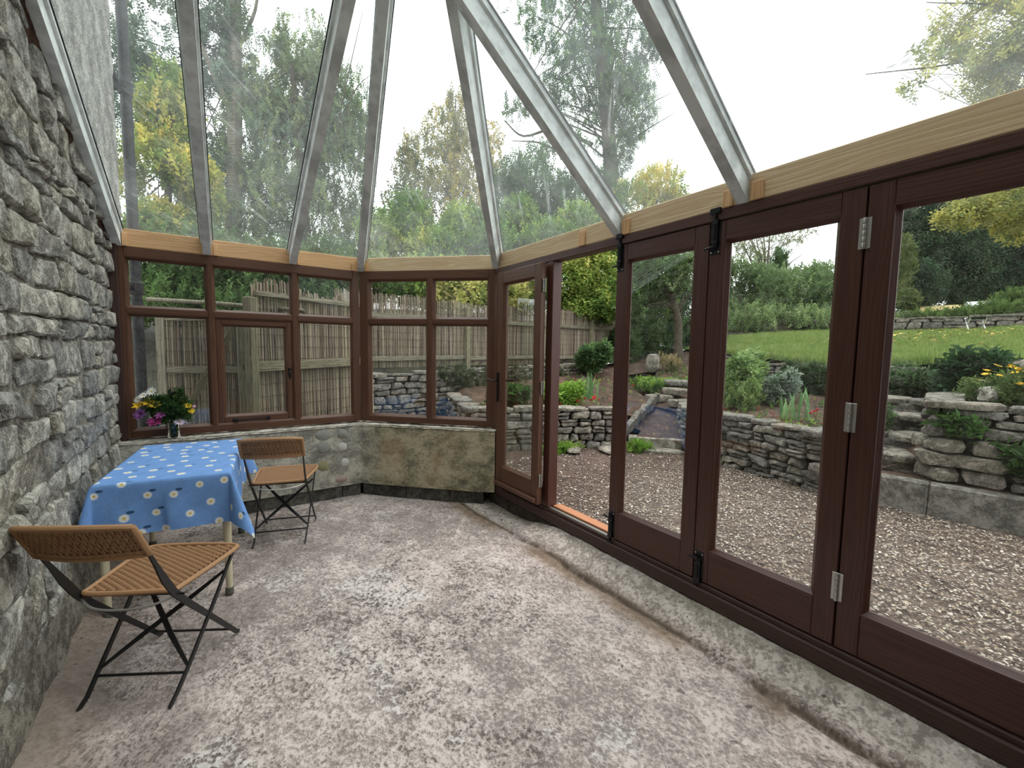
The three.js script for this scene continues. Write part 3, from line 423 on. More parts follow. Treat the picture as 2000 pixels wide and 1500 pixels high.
// ---- pine wall plate over the frames, rafters, glass roof
{
  const t = struct('trim_3'), B0 = YT, B1 = YT + 0.13, r = rng(8);
  const board = (ax, az, bx, bz, m) => { const l = Math.hypot(bx - ax, bz - az), o = add('plate_board', boxAt(0, l, B0, B1 - 0.004 * r(), -0.06, 0, 0.004, 0), m, t); o.position.set(ax, 0, az); o.rotation.y = Math.atan2(-(bz - az), bx - ax); return o; };
  board(-0.6, ZW, -0.03, ZW, pineMatB); board(-0.018, ZW, 0.596, ZW, pineMatB); board(0.608, ZW, XA, ZW, pineMatB);
  board(XA, ZW, XD, ZB, pineMat);
  board(XD, ZB, XD, -2.31, pineMat); board(XD, -2.306, XD, -1.96, pineMat); board(XD, -1.95, XD, -1.166, pineMat); board(XD, -1.16, XD, 0.1, pineMat);
  const block = (x, z, turn, w, h) => { const o = add('packing_block', boxAt(-w / 2, w / 2, B0, B0 + h, 0, 0.016, 0.003, 1), pineMatB, t); o.position.set(x, 0, z); o.rotation.y = turn; };
  block(-0.525, ZW, 0, 0.03, 0.095); block(0.035, ZW, 0, 0.028, 0.09); block(0.648, ZW, 0, 0.02, 0.08); block(1.12, ZW, 0, 0.03, 0.07); block(1.235, ZW + 0.06, -Math.PI / 4, 0.035, 0.08);
  block(XD, -1.885, -Math.PI / 2, 0.06, 0.09); block(XD, -1.095, -Math.PI / 2, 0.055, 0.085); block(XD, -1.235, -Math.PI / 2, 0.05, 0.08); block(XD, -2.275, -Math.PI / 2, 0.055, 0.1);

  const roof = struct('roof');
  const PROF = [[-0.028, 0], [0.028, 0], [0.028, 0.078], [0.034, 0.081], [0.041, 0.087], [0.041, 0.112], [-0.041, 0.112], [-0.041, 0.087], [-0.034, 0.081], [-0.028, 0.078]], GASK = [[-0.046, 0.1125], [0.046, 0.1125], [0.046, 0.121], [-0.046, 0.121]], CAP = [[-0.034, 0.128], [0.034, 0.128], [0.026, 0.14], [-0.026, 0.14]];
  function sweep(p0, p1, upv, prof) {
    const a = new THREE.Vector3(...p0), b = new THREE.Vector3(...p1), T = b.clone().sub(a).normalize(), S = new THREE.Vector3().crossVectors(T, new THREE.Vector3(...upv)).normalize(), N = new THREE.Vector3().crossVectors(S, T), m = new MB();
    const at = (o, [w, h]) => o.clone().addScaledVector(S, w).addScaledVector(N, h).toArray(), n = prof.length;
    for (let i = 0; i < n; i++) { const q = prof[(i + 1) % n], p = prof[i], dw = q[0] - p[0], dh = q[1] - p[1]; m.poly([at(a, p), at(a, q), at(b, q), at(b, p)], S.clone().multiplyScalar(dh).addScaledVector(N, -dw).toArray()); }
    for (const [e, d] of [[a, -1], [b, 1]]) for (let i = 0; i < n; i++) m.poly([at(e, prof[i]), at(e, prof[(i + 1) % n]), at(e, [0, prof[2][1] / 2])], T.clone().multiplyScalar(d).toArray());
    return m.geo();
  }
  const nW = [0, 1, -0.427], nD = [0.8, 1, 0];
  const raft = (p0, p1, n) => { add('rafter', sweep(p0, p1, n, PROF), rafterMat, roof); add('glazing_gasket', sweep(p0, p1, n, GASK), gasketMat, roof); add('capping', sweep(p0, p1, n, CAP), rafterMat, roof); };
  const yw = (z) => YT + 0.427 * (z - ZW);
  raft([-0.572, yw(ZW - 0.01), ZW - 0.01], [-0.606, APEX[1], APEX[2]], nW); raft([-0.024, yw(ZW + 0.005), ZW + 0.005], [-0.07, APEX[1], APEX[2]], nW); raft([0.602, yw(ZW + 0.005), ZW + 0.005], [0.572, APEX[1] - 0.02, APEX[2] - 0.03], nW);
  raft([XA + 0.01, YT, ZW + 0.01], [APEX[0], APEX[1] - 0.01, APEX[2] - 0.02], [0.3, 1, -0.4]); raft([XD - 0.005, YT, ZB + 0.005], [APEX[0] + 0.01, APEX[1] - 0.01, APEX[2]], [0.7, 1, -0.3]);
  const yd = (x) => YT + 0.8 * (XD - x);
  raft([XD, YT, -1.953], [0.93, yd(0.93), -1.96], nD); for (const z of [-1.165, 0.16, 1.3]) raft([XD, YT, z], [APEX[0] + 0.02, APEX[1] - 0.01, z - (z < -1 ? 0.05 : 0)], nD);
  add('ridge_beam', boxAt(APEX[0] - 0.03, APEX[0] + 0.03, APEX[1] - 0.08, APEX[1] + 0.1, APEX[2], 1.6, 0.004), rafterMat, roof); add('ridge_beam', boxAt(-0.62, APEX[0], APEX[1] - 0.08, APEX[1] + 0.1, APEX[2] - 0.03, APEX[2] + 0.03, 0.004), rafterMat, roof);
  const G = 0.136, pane = (pts, n) => { const m = new MB(); m.poly(pts.map(([x, y, z]) => [x, y + G, z]), n); add('roof_pane', m.geo(0), roofPaneMat, roof); };
  const e = -0.04, zE = ZW - 0.05, yE = yw(zE), ap = [APEX[0], APEX[1], APEX[2]], xE = XD + 0.05, yDE = yd(xE);
  pane([[-0.6, yE, zE], [-0.024, yE, zE], [-0.07, ap[1], ap[2]], [-0.6, ap[1], ap[2]]], nW); pane([[-0.024, yE, zE], [0.602, yE, zE], [0.575, ap[1], ap[2]], [-0.07, ap[1], ap[2]]], nW); pane([[0.602, yE, zE], [XA + 0.02, yE, zE], ap, [0.575, ap[1], ap[2]]], nW);
  pane([[XA + 0.02, yE, zE], [xE, yDE, ZB - 0.03], ap], [0.5, 1, -0.5]);
  pane([[xE, yDE, ZB - 0.03], [xE, yDE, -1.953], [1.045, yd(1.045), -1.957]], nD); pane([[1.045, yd(1.045), -1.957], [xE, yDE, -1.953], [xE, yDE, -1.165], [APEX[0], ap[1], -1.215], ap], nD);
  const zs = [-1.165, 0.16, 1.3, 1.6]; for (let i = 0; i < 3; i++) pane([[xE, yDE, zs[i]], [xE, yDE, zs[i + 1]], [ap[0], ap[1], zs[i + 1]], [ap[0], ap[1], zs[i] - (i ? 0 : 0.05)]], nD);
  pane([[-0.6, ap[1], ap[2]], [ap[0], ap[1], ap[2]], [ap[0], ap[1], 1.6], [-0.6, ap[1], 1.6]], [0, 1, 0]);
  // ragged brown packing between the stone wall and the first rafter
  const q = rng(44), N = 90; add('foam_packing', grid(N, 5, (u, v) => { const z = ZW + u * (APEX[2] - ZW), y = yw(z), w = 0.9 + 0.25 * vn(u * 40, 3) ; return [-0.592 - 0.03 * v + 0.012 * (vn(u * 70, v * 3) - 0.5), y + 0.075 - 0.135 * v * w + 0.03 * (vn(u * 55, v * 4, 3) - 0.5), z]; }, (u, v) => [u * 3, v * 0.1]), mat({ color: srgb(96, 62, 42), map: rep(stoneTex, 0.3, 0.3), bumpMap: stoneBump, bumpScale: 0.02 }), roof);
}
const CROWNS = {"ivyTall":[[-1.19,10.76,-17.54,1.15,1.46,1.15,420],[-1.83,9.05,-18.42,0.95,1.59,0.95,300],[0.3,9.76,-15.94,0.56,1.93,0.56,520],[-0.66,8.39,-17.43,0.95,1.74,0.95,420],[0.95,10.35,-16.04,0.46,1.38,0.46,160],[-0.06,6.66,-16.36,0.92,1.69,0.92,400]],"greyGreen":[[2.68,10.98,-16.13,0.96,0.99,0.96,340],[2.2,9.57,-16.32,1.57,1.48,1.57,700],[3.34,9.02,-15.48,1.29,1.65,1.29,640],[2.13,7.44,-16.16,2.06,1.81,2.06,1100],[3.62,7.13,-15.11,1.02,1.81,1.02,600],[2.53,5.36,-15.19,2.24,1.28,2.24,900],[0.55,5.67,-16.09,1.24,1.71,1.24,600],[1.36,8.51,-17.03,1.0,1.84,1.0,450]],"maple":[[-0.66,6.3,-12.61,0.62,0.91,0.62,300],[-0.96,5.09,-12.45,0.89,1.0,0.89,480],[-0.34,4.55,-11.97,0.66,1.0,0.66,420],[-1.11,3.93,-12.19,0.76,0.54,0.76,300],[-0.64,7.15,-12.8,0.34,0.46,0.34,70]],"slim":[[7.67,10.36,-15.08,0.41,0.75,0.41,60],[7.29,9.23,-15.23,0.91,0.94,0.91,150],[6.94,8.0,-15.35,1.55,1.13,1.55,300],[8.03,8.02,-14.61,1.13,1.7,1.13,260],[6.87,6.37,-14.75,2.02,1.29,2.02,520],[6.18,8.55,-15.93,0.41,0.75,0.41,60],[8.67,8.6,-14.23,0.45,1.13,0.45,90]],"tallIvy":[[14.35,16.79,-16.01,2.83,2.12,2.83,620],[16.18,16.12,-14.69,1.77,2.59,1.77,560],[13.85,19.36,-16.6,3.54,2.36,3.54,500],[15.14,13.98,-15.19,2.59,1.89,2.59,620],[15.86,12.47,-14.55,1.7,1.65,1.7,420],[15.52,10.82,-14.62,1.06,1.41,1.06,240],[12.87,13.0,-16.65,0.99,0.94,0.99,70],[11.87,12.4,-17.27,0.71,0.61,0.71,40],[17.01,14.72,-13.98,0.71,1.41,0.71,120]],"midDark":[[9.35,7.74,-11.24,0.91,0.74,0.91,380],[8.91,6.74,-11.44,1.57,0.99,1.57,620],[9.98,6.1,-10.65,1.48,0.99,1.48,560],[8.07,6.07,-11.95,0.99,1.15,0.99,400]],"yellowBack":[[12.83,7.09,-10.01,0.92,0.57,0.92,240],[12.08,6.46,-10.46,1.06,0.71,1.06,260],[13.32,6.57,-9.62,0.46,0.46,0.46,90]],"hedge":[[3.91,4.37,-12.2,0.65,0.71,0.65,330],[4.72,4.91,-12.19,0.64,0.88,0.64,380],[5.13,4.11,-11.34,0.85,0.48,0.85,300],[6.07,4.77,-11.49,0.74,0.77,0.74,330],[6.47,4.2,-10.43,0.78,0.51,0.78,300],[7.37,5.02,-10.63,0.65,0.74,0.65,330],[7.76,4.3,-9.56,0.85,0.62,0.85,380],[8.83,4.87,-9.49,0.74,0.74,0.74,380],[9.42,4.44,-9.04,0.59,0.59,0.59,260],[3.7,3.38,-12.25,0.99,0.71,0.99,380],[4.99,3.05,-10.72,1.49,0.68,1.49,560],[6.28,3.01,-9.23,1.17,0.65,1.17,480]],"hedgeLeft":[[-0.98,3.25,-11.79,0.85,0.74,0.85,460],[0.07,3.06,-11.05,0.95,0.64,0.95,520],[1.19,2.96,-11.01,1.02,0.68,1.02,520],[2.21,2.92,-10.79,0.94,0.82,0.94,520],[-0.71,2.26,-11.02,0.91,0.51,0.91,300],[0.57,2.22,-10.63,0.85,0.42,0.85,260],[1.72,2.29,-10.58,0.91,0.57,0.91,300]],"yellowNear":[[4.64,2.82,-8.88,0.69,0.49,0.69,150],[5.44,2.67,-8.31,0.69,0.42,0.69,130],[4.95,2.36,-8.49,0.8,0.23,0.8,90]],"greenYellow":[[7.99,3.15,-9.04,0.83,0.83,0.83,380],[8.72,3.47,-8.82,0.71,0.85,0.71,320],[8.63,2.59,-8.31,0.55,0.41,0.55,160],[7.95,2.44,-8.76,0.68,0.27,0.68,140]],"apple":[[8.96,3.24,-6.81,0.74,0.59,0.74,330],[9.34,3.16,-6.3,0.55,0.61,0.55,260],[8.58,2.62,-7.01,0.56,0.56,0.56,220],[9.24,2.77,-6.69,0.44,0.44,0.44,130],[9.79,3.49,-6.14,0.37,0.49,0.37,130]],"darkUnder":[[10.79,2.14,-8.49,1.07,0.92,1.07,420],[12.4,2.5,-8.03,0.95,1.11,0.95,400],[10.85,3.43,-9.18,0.8,1.11,0.8,330],[9.3,1.51,-8.23,0.42,0.57,0.42,160]],"farHedge":[[16.97,3.8,-9.28,1.1,1.2,1.1,420],[17.96,3.62,-8.59,1.2,1.2,1.2,460],[19.11,3.54,-7.79,1.2,1.2,1.2,460],[19.34,3.2,-6.99,0.97,1.07,0.97,380],[16.4,2.54,-8.33,1.13,0.6,1.13,280],[17.8,2.57,-7.38,1.32,0.6,1.32,320],[16.32,3.99,-9.75,0.8,1.4,0.8,280],[20.21,4.43,-7.74,0.62,0.62,0.62,160]],"conifer":[[19.44,5.02,-8.93,0.28,0.72,0.28,130],[19.41,4.18,-8.87,0.42,0.72,0.42,150]],"bare":[[21.11,6.4,-10.36,1.41,0.8,1.41,60],[20.3,5.63,-10.83,0.94,0.61,0.94,50],[22.39,6.96,-9.53,0.71,0.52,0.71,30]],"evergreen":[[35.16,8.27,-8.21,1.9,2.91,1.9,560],[36.88,6.77,-6.89,2.14,2.6,2.14,600],[38.77,6.5,-5.57,2.3,2.6,2.3,640],[33.24,5.35,-8.03,1.47,1.33,1.47,260],[40.95,7.46,-4.17,2.14,3.06,2.14,420],[39.19,9.85,-6.83,2.86,2.23,2.86,420],[40.53,9.89,-4.7,2.45,2.14,2.45,380]],"rightLight":[[30.05,6.11,-7.85,0.7,1.63,0.7,180],[29.01,4.11,-7.15,0.52,0.52,0.52,80]],"hornbeam":[[12.19,7.42,-1.97,0.8,0.75,0.8,560],[12.56,6.68,-1.65,0.85,0.57,0.85,480],[11.63,6.94,-2.31,0.66,0.66,0.66,300],[11.15,6.56,-2.6,0.57,0.42,0.57,120],[10.85,6.83,-2.83,0.47,0.28,0.47,40],[11.74,7.79,-2.32,0.66,0.47,0.66,220],[11.48,4.09,-1.64,0.72,0.27,0.72,300],[10.96,3.9,-1.98,0.45,0.23,0.45,150],[11.84,3.74,-1.36,0.45,0.3,0.45,180],[12.35,6.3,-1.75,0.57,0.38,0.57,220]],"bankIvy":[[19.41,2.51,-4.94,0.7,0.25,0.7,200],[19.66,2.6,-4.28,0.85,0.24,0.85,240],[19.94,2.64,-3.49,0.82,0.2,0.82,200],[20.3,2.79,-2.77,0.96,0.29,0.96,280],[20.8,3.13,-2.22,0.79,0.41,0.79,260]]};
// ================= THE GARDEN =================
const soilTex = dataTex(512, 512, (i, j, k) => { const v = 0.5 * ND[k] + 0.5 * NC[(j * 2) * 1024 + i * 2]; return mix3([96, 82, 72], [190, 172, 158], sm(0.32, 0.68, v)); });
const yardTex = dataTex(1024, 1024, (i, j, k) => { const v = 0.3 * NA[k] + 0.3 * NB[k] + 0.4 * NC[k]; let c = mix3([118, 105, 98], [196, 183, 174], sm(0.36, 0.64, v)); return mix3(c, [232, 222, 210], 0.8 * sm(0.6, 0.7, 0.4 * NB[(k + 5555) % NB.length] + 0.6 * NC[(k + 999) % NC.length])); });
const yardMat = mat({ vertexColors: true, color: srgb(152, 142, 133), map: rep(yardTex, 0.8, 0.8), bumpMap: rep(bumpFine, 0.6, 0.6), bumpScale: 0.015 });
const soilMat = mat({ color: srgb(150, 132, 118), map: rep(soilTex, 0.8, 0.8), bumpMap: rep(bumpCoarse, 0.6, 0.6), bumpScale: 0.03 });
const turfMat = mat({ color: srgb(112, 140, 66), map: rep(dataTex(512, 512, (i, j, k) => { const v = 0.5 * ND[k] + 0.5 * NC[(j * 2) * 1024 + i * 2]; return mix3([130, 150, 90], [232, 240, 190], sm(0.3, 0.7, v)); }), 1.5, 1.5), bumpMap: rep(bumpFine, 0.5, 0.5), bumpScale: 0.03 });
const woodlandMat = mat({ color: srgb(74, 82, 50), map: rep(soilTex, 2.5, 2.5), bumpMap: rep(bumpCoarse, 2, 2), bumpScale: 0.1 });
const concreteMat = mat({ color: srgb(150, 148, 142), map: rep(stoneTex, 0.9, 0.9), bumpMap: stoneBump, bumpScale: 0.006 });
// a surface lofted between polylines of [x, y, z]
const lerpLine = (L, t) => { const s = t * (L.length - 1), i = Math.min(Math.floor(s), L.length - 2), f = s - i; return [0, 1, 2].map((k) => mix(L[i][k], L[i + 1][k], f)); };
function loft(name, lines, nu, nv, m, parent, rough = 0.03, fq = 3) {
  const o = add(name, grid(nu, nv, (u, v) => { const s = v * (lines.length - 1), i = Math.min(Math.floor(s), lines.length - 2), a = lerpLine(lines[i], u), b = lerpLine(lines[i + 1], u), f = s - i, p = [0, 1, 2].map((k) => mix(a[k], b[k], f)); p[1] += rough * (fbm(p[0] * fq, p[2] * fq, 2, 4) - 0.5) * 2; return p; }, (u, v, p) => [p[0], p[2]]), m, parent);
  if (m === yardMat) { const p = o.geometry.attributes.position, c = []; for (let i = 0; i < p.count; i++) { const t = sat(sm(-2.0, -3.6, p.getZ(i)) * 0.9 + (fbm(p.getX(i) * 1.4, p.getZ(i) * 1.4, 3, 3) - 0.5) * 0.9); c.push(mix(1, 0.66, t), mix(1, 0.54, t), mix(1, 0.5, t)); } o.geometry.setAttribute('color', new THREE.Float32BufferAttribute(c, 3)); } // damp red earth away from the house
  return o;
}
{
  const g = struct('ground');
  loft('yard', [[[2.22, 0.05, 1.9], [6, 0.05, 1.9]], [[2.22, 0.07, -2], [6, 0.07, -2]], [[2.22, 0.07, -4.46], [6, 0.07, -4.46]]], 90, 150, yardMat, g, 0.012, 6);
  loft('yard', [[[-6, 0.07, -4.44], [6, 0.07, -4.44]], [[-6, 0.07, -8], [6, 0.07, -8]]], 140, 50, yardMat, g, 0.012, 6);
  loft('yard', [[[1.2, 0.07, -4.47], [2.21, 0.07, -3.46]], [[2.25, 0.07, -4.47], [2.25, 0.07, -3.46]]], 10, 10, yardMat, g, 0.004, 6);
  loft('flower_bed', [[[2.85, 0.54, -5.05], [3.2, 0.58, -4.95], [4, 0.6, -4.7], [4.7, 0.58, -4.36], [5.3, 0.45, -4.4], [6.3, 0.58, -4.88]], [[3.4, 0.56, -6.95], [3.7, 0.7, -7.1], [4.3, 0.75, -7.2], [5.4, 0.85, -7.1], [6.4, 0.95, -7.0], [7.3, 1.0, -6.9]]], 70, 40, soilMat, g, 0.04, 4);
  loft('flower_bed', [[[6.2, 0.5, -4.85], [6.0, 0.5, -4.1], [5.5, 0.55, -3.5]], [[7.2, 0.72, -5.6], [7.2, 0.7, -4.6], [7.0, 0.72, -3.7]], [[9.6, 1.12, -7.2], [9.2, 1.05, -5.6], [8.3, 1.0, -3.9]], [[12, 1.5, -9], [11, 1.5, -7], [9.3, 1.36, -5.2]]], 50, 60, soilMat, g, 0.05, 3);
  loft('flower_bed', [[[5.5, 0.62, -3.62], [5.22, 0.62, -2.9], [5.14, 0.62, -2.3], [4.98, 0.62, -1.8]], [[7.95, 0.82, -4.0], [7.95, 0.8, -3.0], [7.9, 0.8, -2.3], [7.85, 0.85, -1.4]]], 50, 50, soilMat, g, 0.035, 4);
  loft('flower_bed', [[[5.0, 0.3, -2.0], [5.3, 0.33, -1.4], [5.6, 0.9, -0.5], [5.65, 0.9, 1.2]], [[6.9, 0.62, -2.3], [6.9, 0.66, -1.45], [5.75, 0.98, -0.5], [5.8, 0.98, 1.2]], [[7.9, 0.95, -2.3], [7.9, 1.0, -1.3], [7.6, 1.22, -0.4], [7.6, 1.22, 1.2]], [[8.4, 1.35, -2.3], [8.3, 1.36, -1.3], [8.2, 1.36, -0.4], [8.2, 1.36, 1.2]]], 50, 60, soilMat, g, 0.03, 4);
  loft('flower_bed', [[[5.2, 0.3, -4.6], [5.2, 0.2, -3.4]], [[6.6, 0.46, -5.2], [6.6, 0.46, -3.4]], [[7.6, 0.7, -6.6], [7.6, 0.7, -3.4]], [[10, 0.98, -8.2], [10, 0.98, -4.6]]], 30, 40, soilMat, g, 0.03, 3);
  loft('woodland_floor', [[[6.8, 0.8, -6.6], [9.0, 1.02, -6.6], [12.5, 1.5, -8.6]], [[6.8, 0.9, -8.2], [9.4, 1.15, -8.2], [13.5, 1.7, -10.6]]], 30, 20, soilMat, g, 0.04, 2);
  loft('subsoil', [[[-6, 0.0, 3], [2.3, 0.0, -4.5], [-6, 0, -9]].slice(0, 0).concat([[5.25, 0.12, 2], [5.25, 0.1, -9]]), [[6.2, 0.3, 2], [6.2, 0.2, -9]], [[7.6, 0.6, 2], [7.6, 0.45, -9]], [[8.6, 1.2, 2], [8.6, 0.7, -9]], [[12, 1.5, 2], [12, 1.2, -10]], [[19, 2.0, 2], [19, 1.8, -10]]], 30, 50, soilMat, g, 0.01, 3);
  loft('subsoil', [[[-8, 0.04, -7.8], [9, 0.3, -7.8]], [[-8, 0.04, -10], [9, 0.5, -10]]], 20, 6, woodlandMat, g, 0.01, 3);
  const ramp = loft('garden_path', [[[4.9, 0.23, -4.02], [5.36, 0.23, -3.5]], [[5.6, 0.36, -4.36], [5.9, 0.36, -3.95]], [[6.35, 0.52, -4.75], [6.6, 0.52, -4.35]]], 14, 30, yardMat, g, 0.012, 6);
  const lawnF = [[11, 1.5, -7.4], [9.3, 1.40, -5.18], [8.41, 1.34, -3.96], [8.04, 1.28, -2.99], [7.98, 1.30, -2.09], [8.1, 1.33, -1.44], [8.0, 1.33, -0.84], [7.9, 1.33, 1.5]], lawnB = [[13.5, 1.8, -10.5], [14.7, 1.93, -8.6], [15.8, 2.06, -7.48], [17.4, 2.2, -6.4], [18, 2.14, -4.75], [18.4, 2.2, -2.6], [18.5, 2.26, -1.2], [18.5, 2.3, 2]];
  loft('flower_bed', [[[4.98, 0.3, -2.1], [5.1, 0.33, -1.3], [5.2, 0.34, -0.4], [5.25, 0.36, 1.2]], [[5.6, 0.33, -2.1], [5.5, 0.34, -1.2], [5.5, 0.34, -0.4], [5.6, 0.36, 1.2]]], 20, 8, soilMat, g, 0.01, 4);
  loft('lawn', [lawnF, lawnB], 100, 60, turfMat, g, 0.03, 1);
  loft('bank', [lawnB.map(([x, y, z]) => [x, y - 0.05, z]), lawnB.map(([x, y, z]) => [x + 0.7, y + 0.42, z - 0.3]), lawnB.map(([x, y, z]) => [x + 3.2, y + 0.72, z - 0.6]), lawnB.map(([x, y, z]) => [x + 24, y + 0.1, z - 4])], 60, 50, woodlandMat, g, 0.12, 1.2);
  loft('woodland_floor', [[[-30, 0.2, -8], [0, 0.3, -8], [5, 0.9, -7.6], [9, 1.2, -7.6], [13, 1.7, -10.3]], [[-30, 1.5, -12], [0, 1.6, -12], [6, 1.9, -11], [12, 2, -11], [18, 2.2, -11.5]], [[-40, 5, -45], [0, 5, -45], [20, 5, -40], [40, 5, -30], [60, 5, -20]]], 80, 60, woodlandMat, g, 0.25, 0.5);
}
// ---- dry-stone garden walls
function gardenWall(name, path, y0, top, o = {}) {
  const w = struct(name), P = pathAt(path), r = rng(o.seed || 1), W = o.w || 0.26, H = o.h || 0.11, T = typeof top === 'function' ? top : () => top, yMax = Math.max(...Array.from({ length: 30 }, (_, i) => T(i / 29 * P.length)));
  add('wall_core', merge([grid(40, 6, (u, v) => { const q = P.at(u * P.length); return [q.x + q.dz * 0.02, mix(y0 - 0.1, T(u * P.length) - 0.03, v), q.z - q.dx * 0.02]; }), grid(40, 2, (u, v) => { const q = P.at(u * P.length), k = 0.02 + 0.24 * v; return [q.x + q.dz * k, T(u * P.length) - 0.03, q.z - q.dx * k]; })]), coreMat, w);
  const capH = o.cap === 0 ? 0 : 0.05, polys = courses(P.length, y0, yMax - capH, W, H, r, o.seed || 1);
  for (let Q of polys) {
    if (Q.length < 3 || Math.min(...Q.map((p) => p[1])) > T(Q[0][0]) - capH - 0.02) continue; Q = Q.map(([s, y]) => [s, Math.min(y, T(s) - capH + 0.01)]); if (polyArea(Q) < 0.0015) continue;
    const { g, cx, cy } = stoneGeo(Q, 0.045 + 0.06 * r(), 0.006 + 0.007 * r(), r), q = P.at(cx);
    const m = add('stone', g, (o.mats || gardenStoneMats)[Math.floor(r() * (o.mats || gardenStoneMats).length)], w); m.position.set(q.x, cy, q.z); m.rotation.y = Math.atan2(-q.dz, q.dx);
  }
  if (capH) { let s = 0; while (s < P.length - 0.05) { const l = Math.min(W * (0.9 + 1.1 * r()), P.length - s), q = P.at(s + l / 2), d = 0.24 + 0.1 * r(), h = 0.035 + 0.035 * r(); const m = add('cap_stone', slab(l - 0.012, h, d, r), gardenStoneMats[Math.floor(r() * 3)], w); m.position.set(q.x + q.dz * (d / 2 - 0.09), T(s + l / 2) - 0.04 + h / 2, q.z - q.dx * (d / 2 - 0.09)); m.rotation.set((r() - 0.5) * 0.08, Math.atan2(-q.dz, q.dx), (r() - 0.5) * 0.08); s += l; } }
  return w;
}
const coreMat = mat({ color: srgb(52, 48, 44), map: rep(soilTex, 0.5, 0.5) });
function slab(l, h, d, r) { // rough quarried slab
  const n = 12, se = r() * 90, out = []; for (let i = 0; i < n; i++) { const a = i / n * 6.283, c = Math.cos(a), s = Math.sin(a), k = 1 / Math.max(Math.abs(c), Math.abs(s)); out.push([c * k * l / 2 * (0.93 + 0.1 * r()), s * k * d / 2 * (0.86 + 0.18 * r())]); }
  const pos = [], idx = [], L = [[-h / 2, 0.96], [-h * 0.2, 1], [h * 0.3, 1], [h / 2, 0.94]]; for (const [y, f] of L) for (const p of out) pos.push(p[0] * f, y + 0.012 * (vn(p[0] * 9 + se, p[1] * 9, y * 20) - 0.5), p[1] * f); pos.push(0, h / 2 + 0.004, 0, 0, -h / 2, 0);
  for (let k = 0; k < 3; k++) for (let i = 0; i < n; i++) { const a = k * n + i, b = k * n + (i + 1) % n; idx.push(a, a + n, b, b, a + n, b + n); } for (let i = 0; i < n; i++) { idx.push(3 * n + i, 4 * n, 3 * n + (i + 1) % n); idx.push(i, (i + 1) % n, 4 * n + 1); }
  let g = new THREE.BufferGeometry(); g.setAttribute('position', new THREE.Float32BufferAttribute(pos, 3)); g.setIndex(idx); g = toCreasedNormals(g, 0.6); return planarUV(g, 0, [r() * 3, r() * 3]);
}
function boulder(rx, ry, rz, seed) { let g = new THREE.IcosahedronGeometry(1, 3); g.deleteAttribute('uv'); g = mergeVertices(g); const p = g.attributes.position; for (let i = 0; i < p.count; i++) { const x = p.getX(i), y = p.getY(i), z = p.getZ(i), f = 0.78 + 0.44 * fbm(x * 1.3 + seed, y * 1.3, z * 1.3, 3), q = (v) => Math.sign(v) * Math.pow(Math.abs(v), 0.72); p.setXYZ(i, q(x) * f * rx, q(y) * f * ry, q(z) * f * rz); } g.computeVertexNormals(); return planarUV(toCreasedNormals(g, 0.5)); }
gardenWall('garden_wall_1', [[3.45, -7.0], [2.8, -5.1], [3.2, -4.86], [3.95, -4.6], [4.5, -4.34], [4.76, -4.2]], 0.05, 0.64, { seed: 21, w: 0.30, h: 0.115 });
const rearTop = (s) => 0.98 + 0.03 * s;
gardenWall('garden_wall_2', [[1.6, -6.84], [3.03, -7.08], [4.47, -7.24], [6.41, -7.02], [7.1, -6.86]], 0.08, rearTop, { seed: 22, w: 0.32, h: 0.10 });
gardenWall('garden_wall_3', [[6.3, -4.25], [5.42, -3.58], [5.17, -2.89], [5.08, -2.31], [4.95, -1.72], [5.3, -1.6]], 0.04, 0.68, { seed: 29, w: 0.27, h: 0.105 });
gardenWall('garden_wall_4', [[8.1, -4.1], [7.95, -2.9], [7.86, -2.0], [7.82, -1.35]], 0.72, 1.26, { seed: 24, w: 0.34, h: 0.10 });
gardenWall('garden_wall_5', [[6.9, -1.3], [5.9, -1.16], [5.4, -1.08], [5.3, -0.95], [5.4, -0.45], [5.5, 0.9]], 0.2, 1.03, { seed: 25, w: 0.34, h: 0.115, k: 2.4 });
gardenWall('garden_wall_6', [[17.6, -7.4], [18.2, -5], [18.7, -2.6], [18.8, 1.2]], 2.1, 2.62, { seed: 26, w: 0.5, h: 0.16 });
gardenWall('garden_wall_7', [[10.6, -6.6], [9.6, -5.6], [9.2, -4.9]], 0.95, 1.34, { seed: 27, w: 0.34, h: 0.11 });
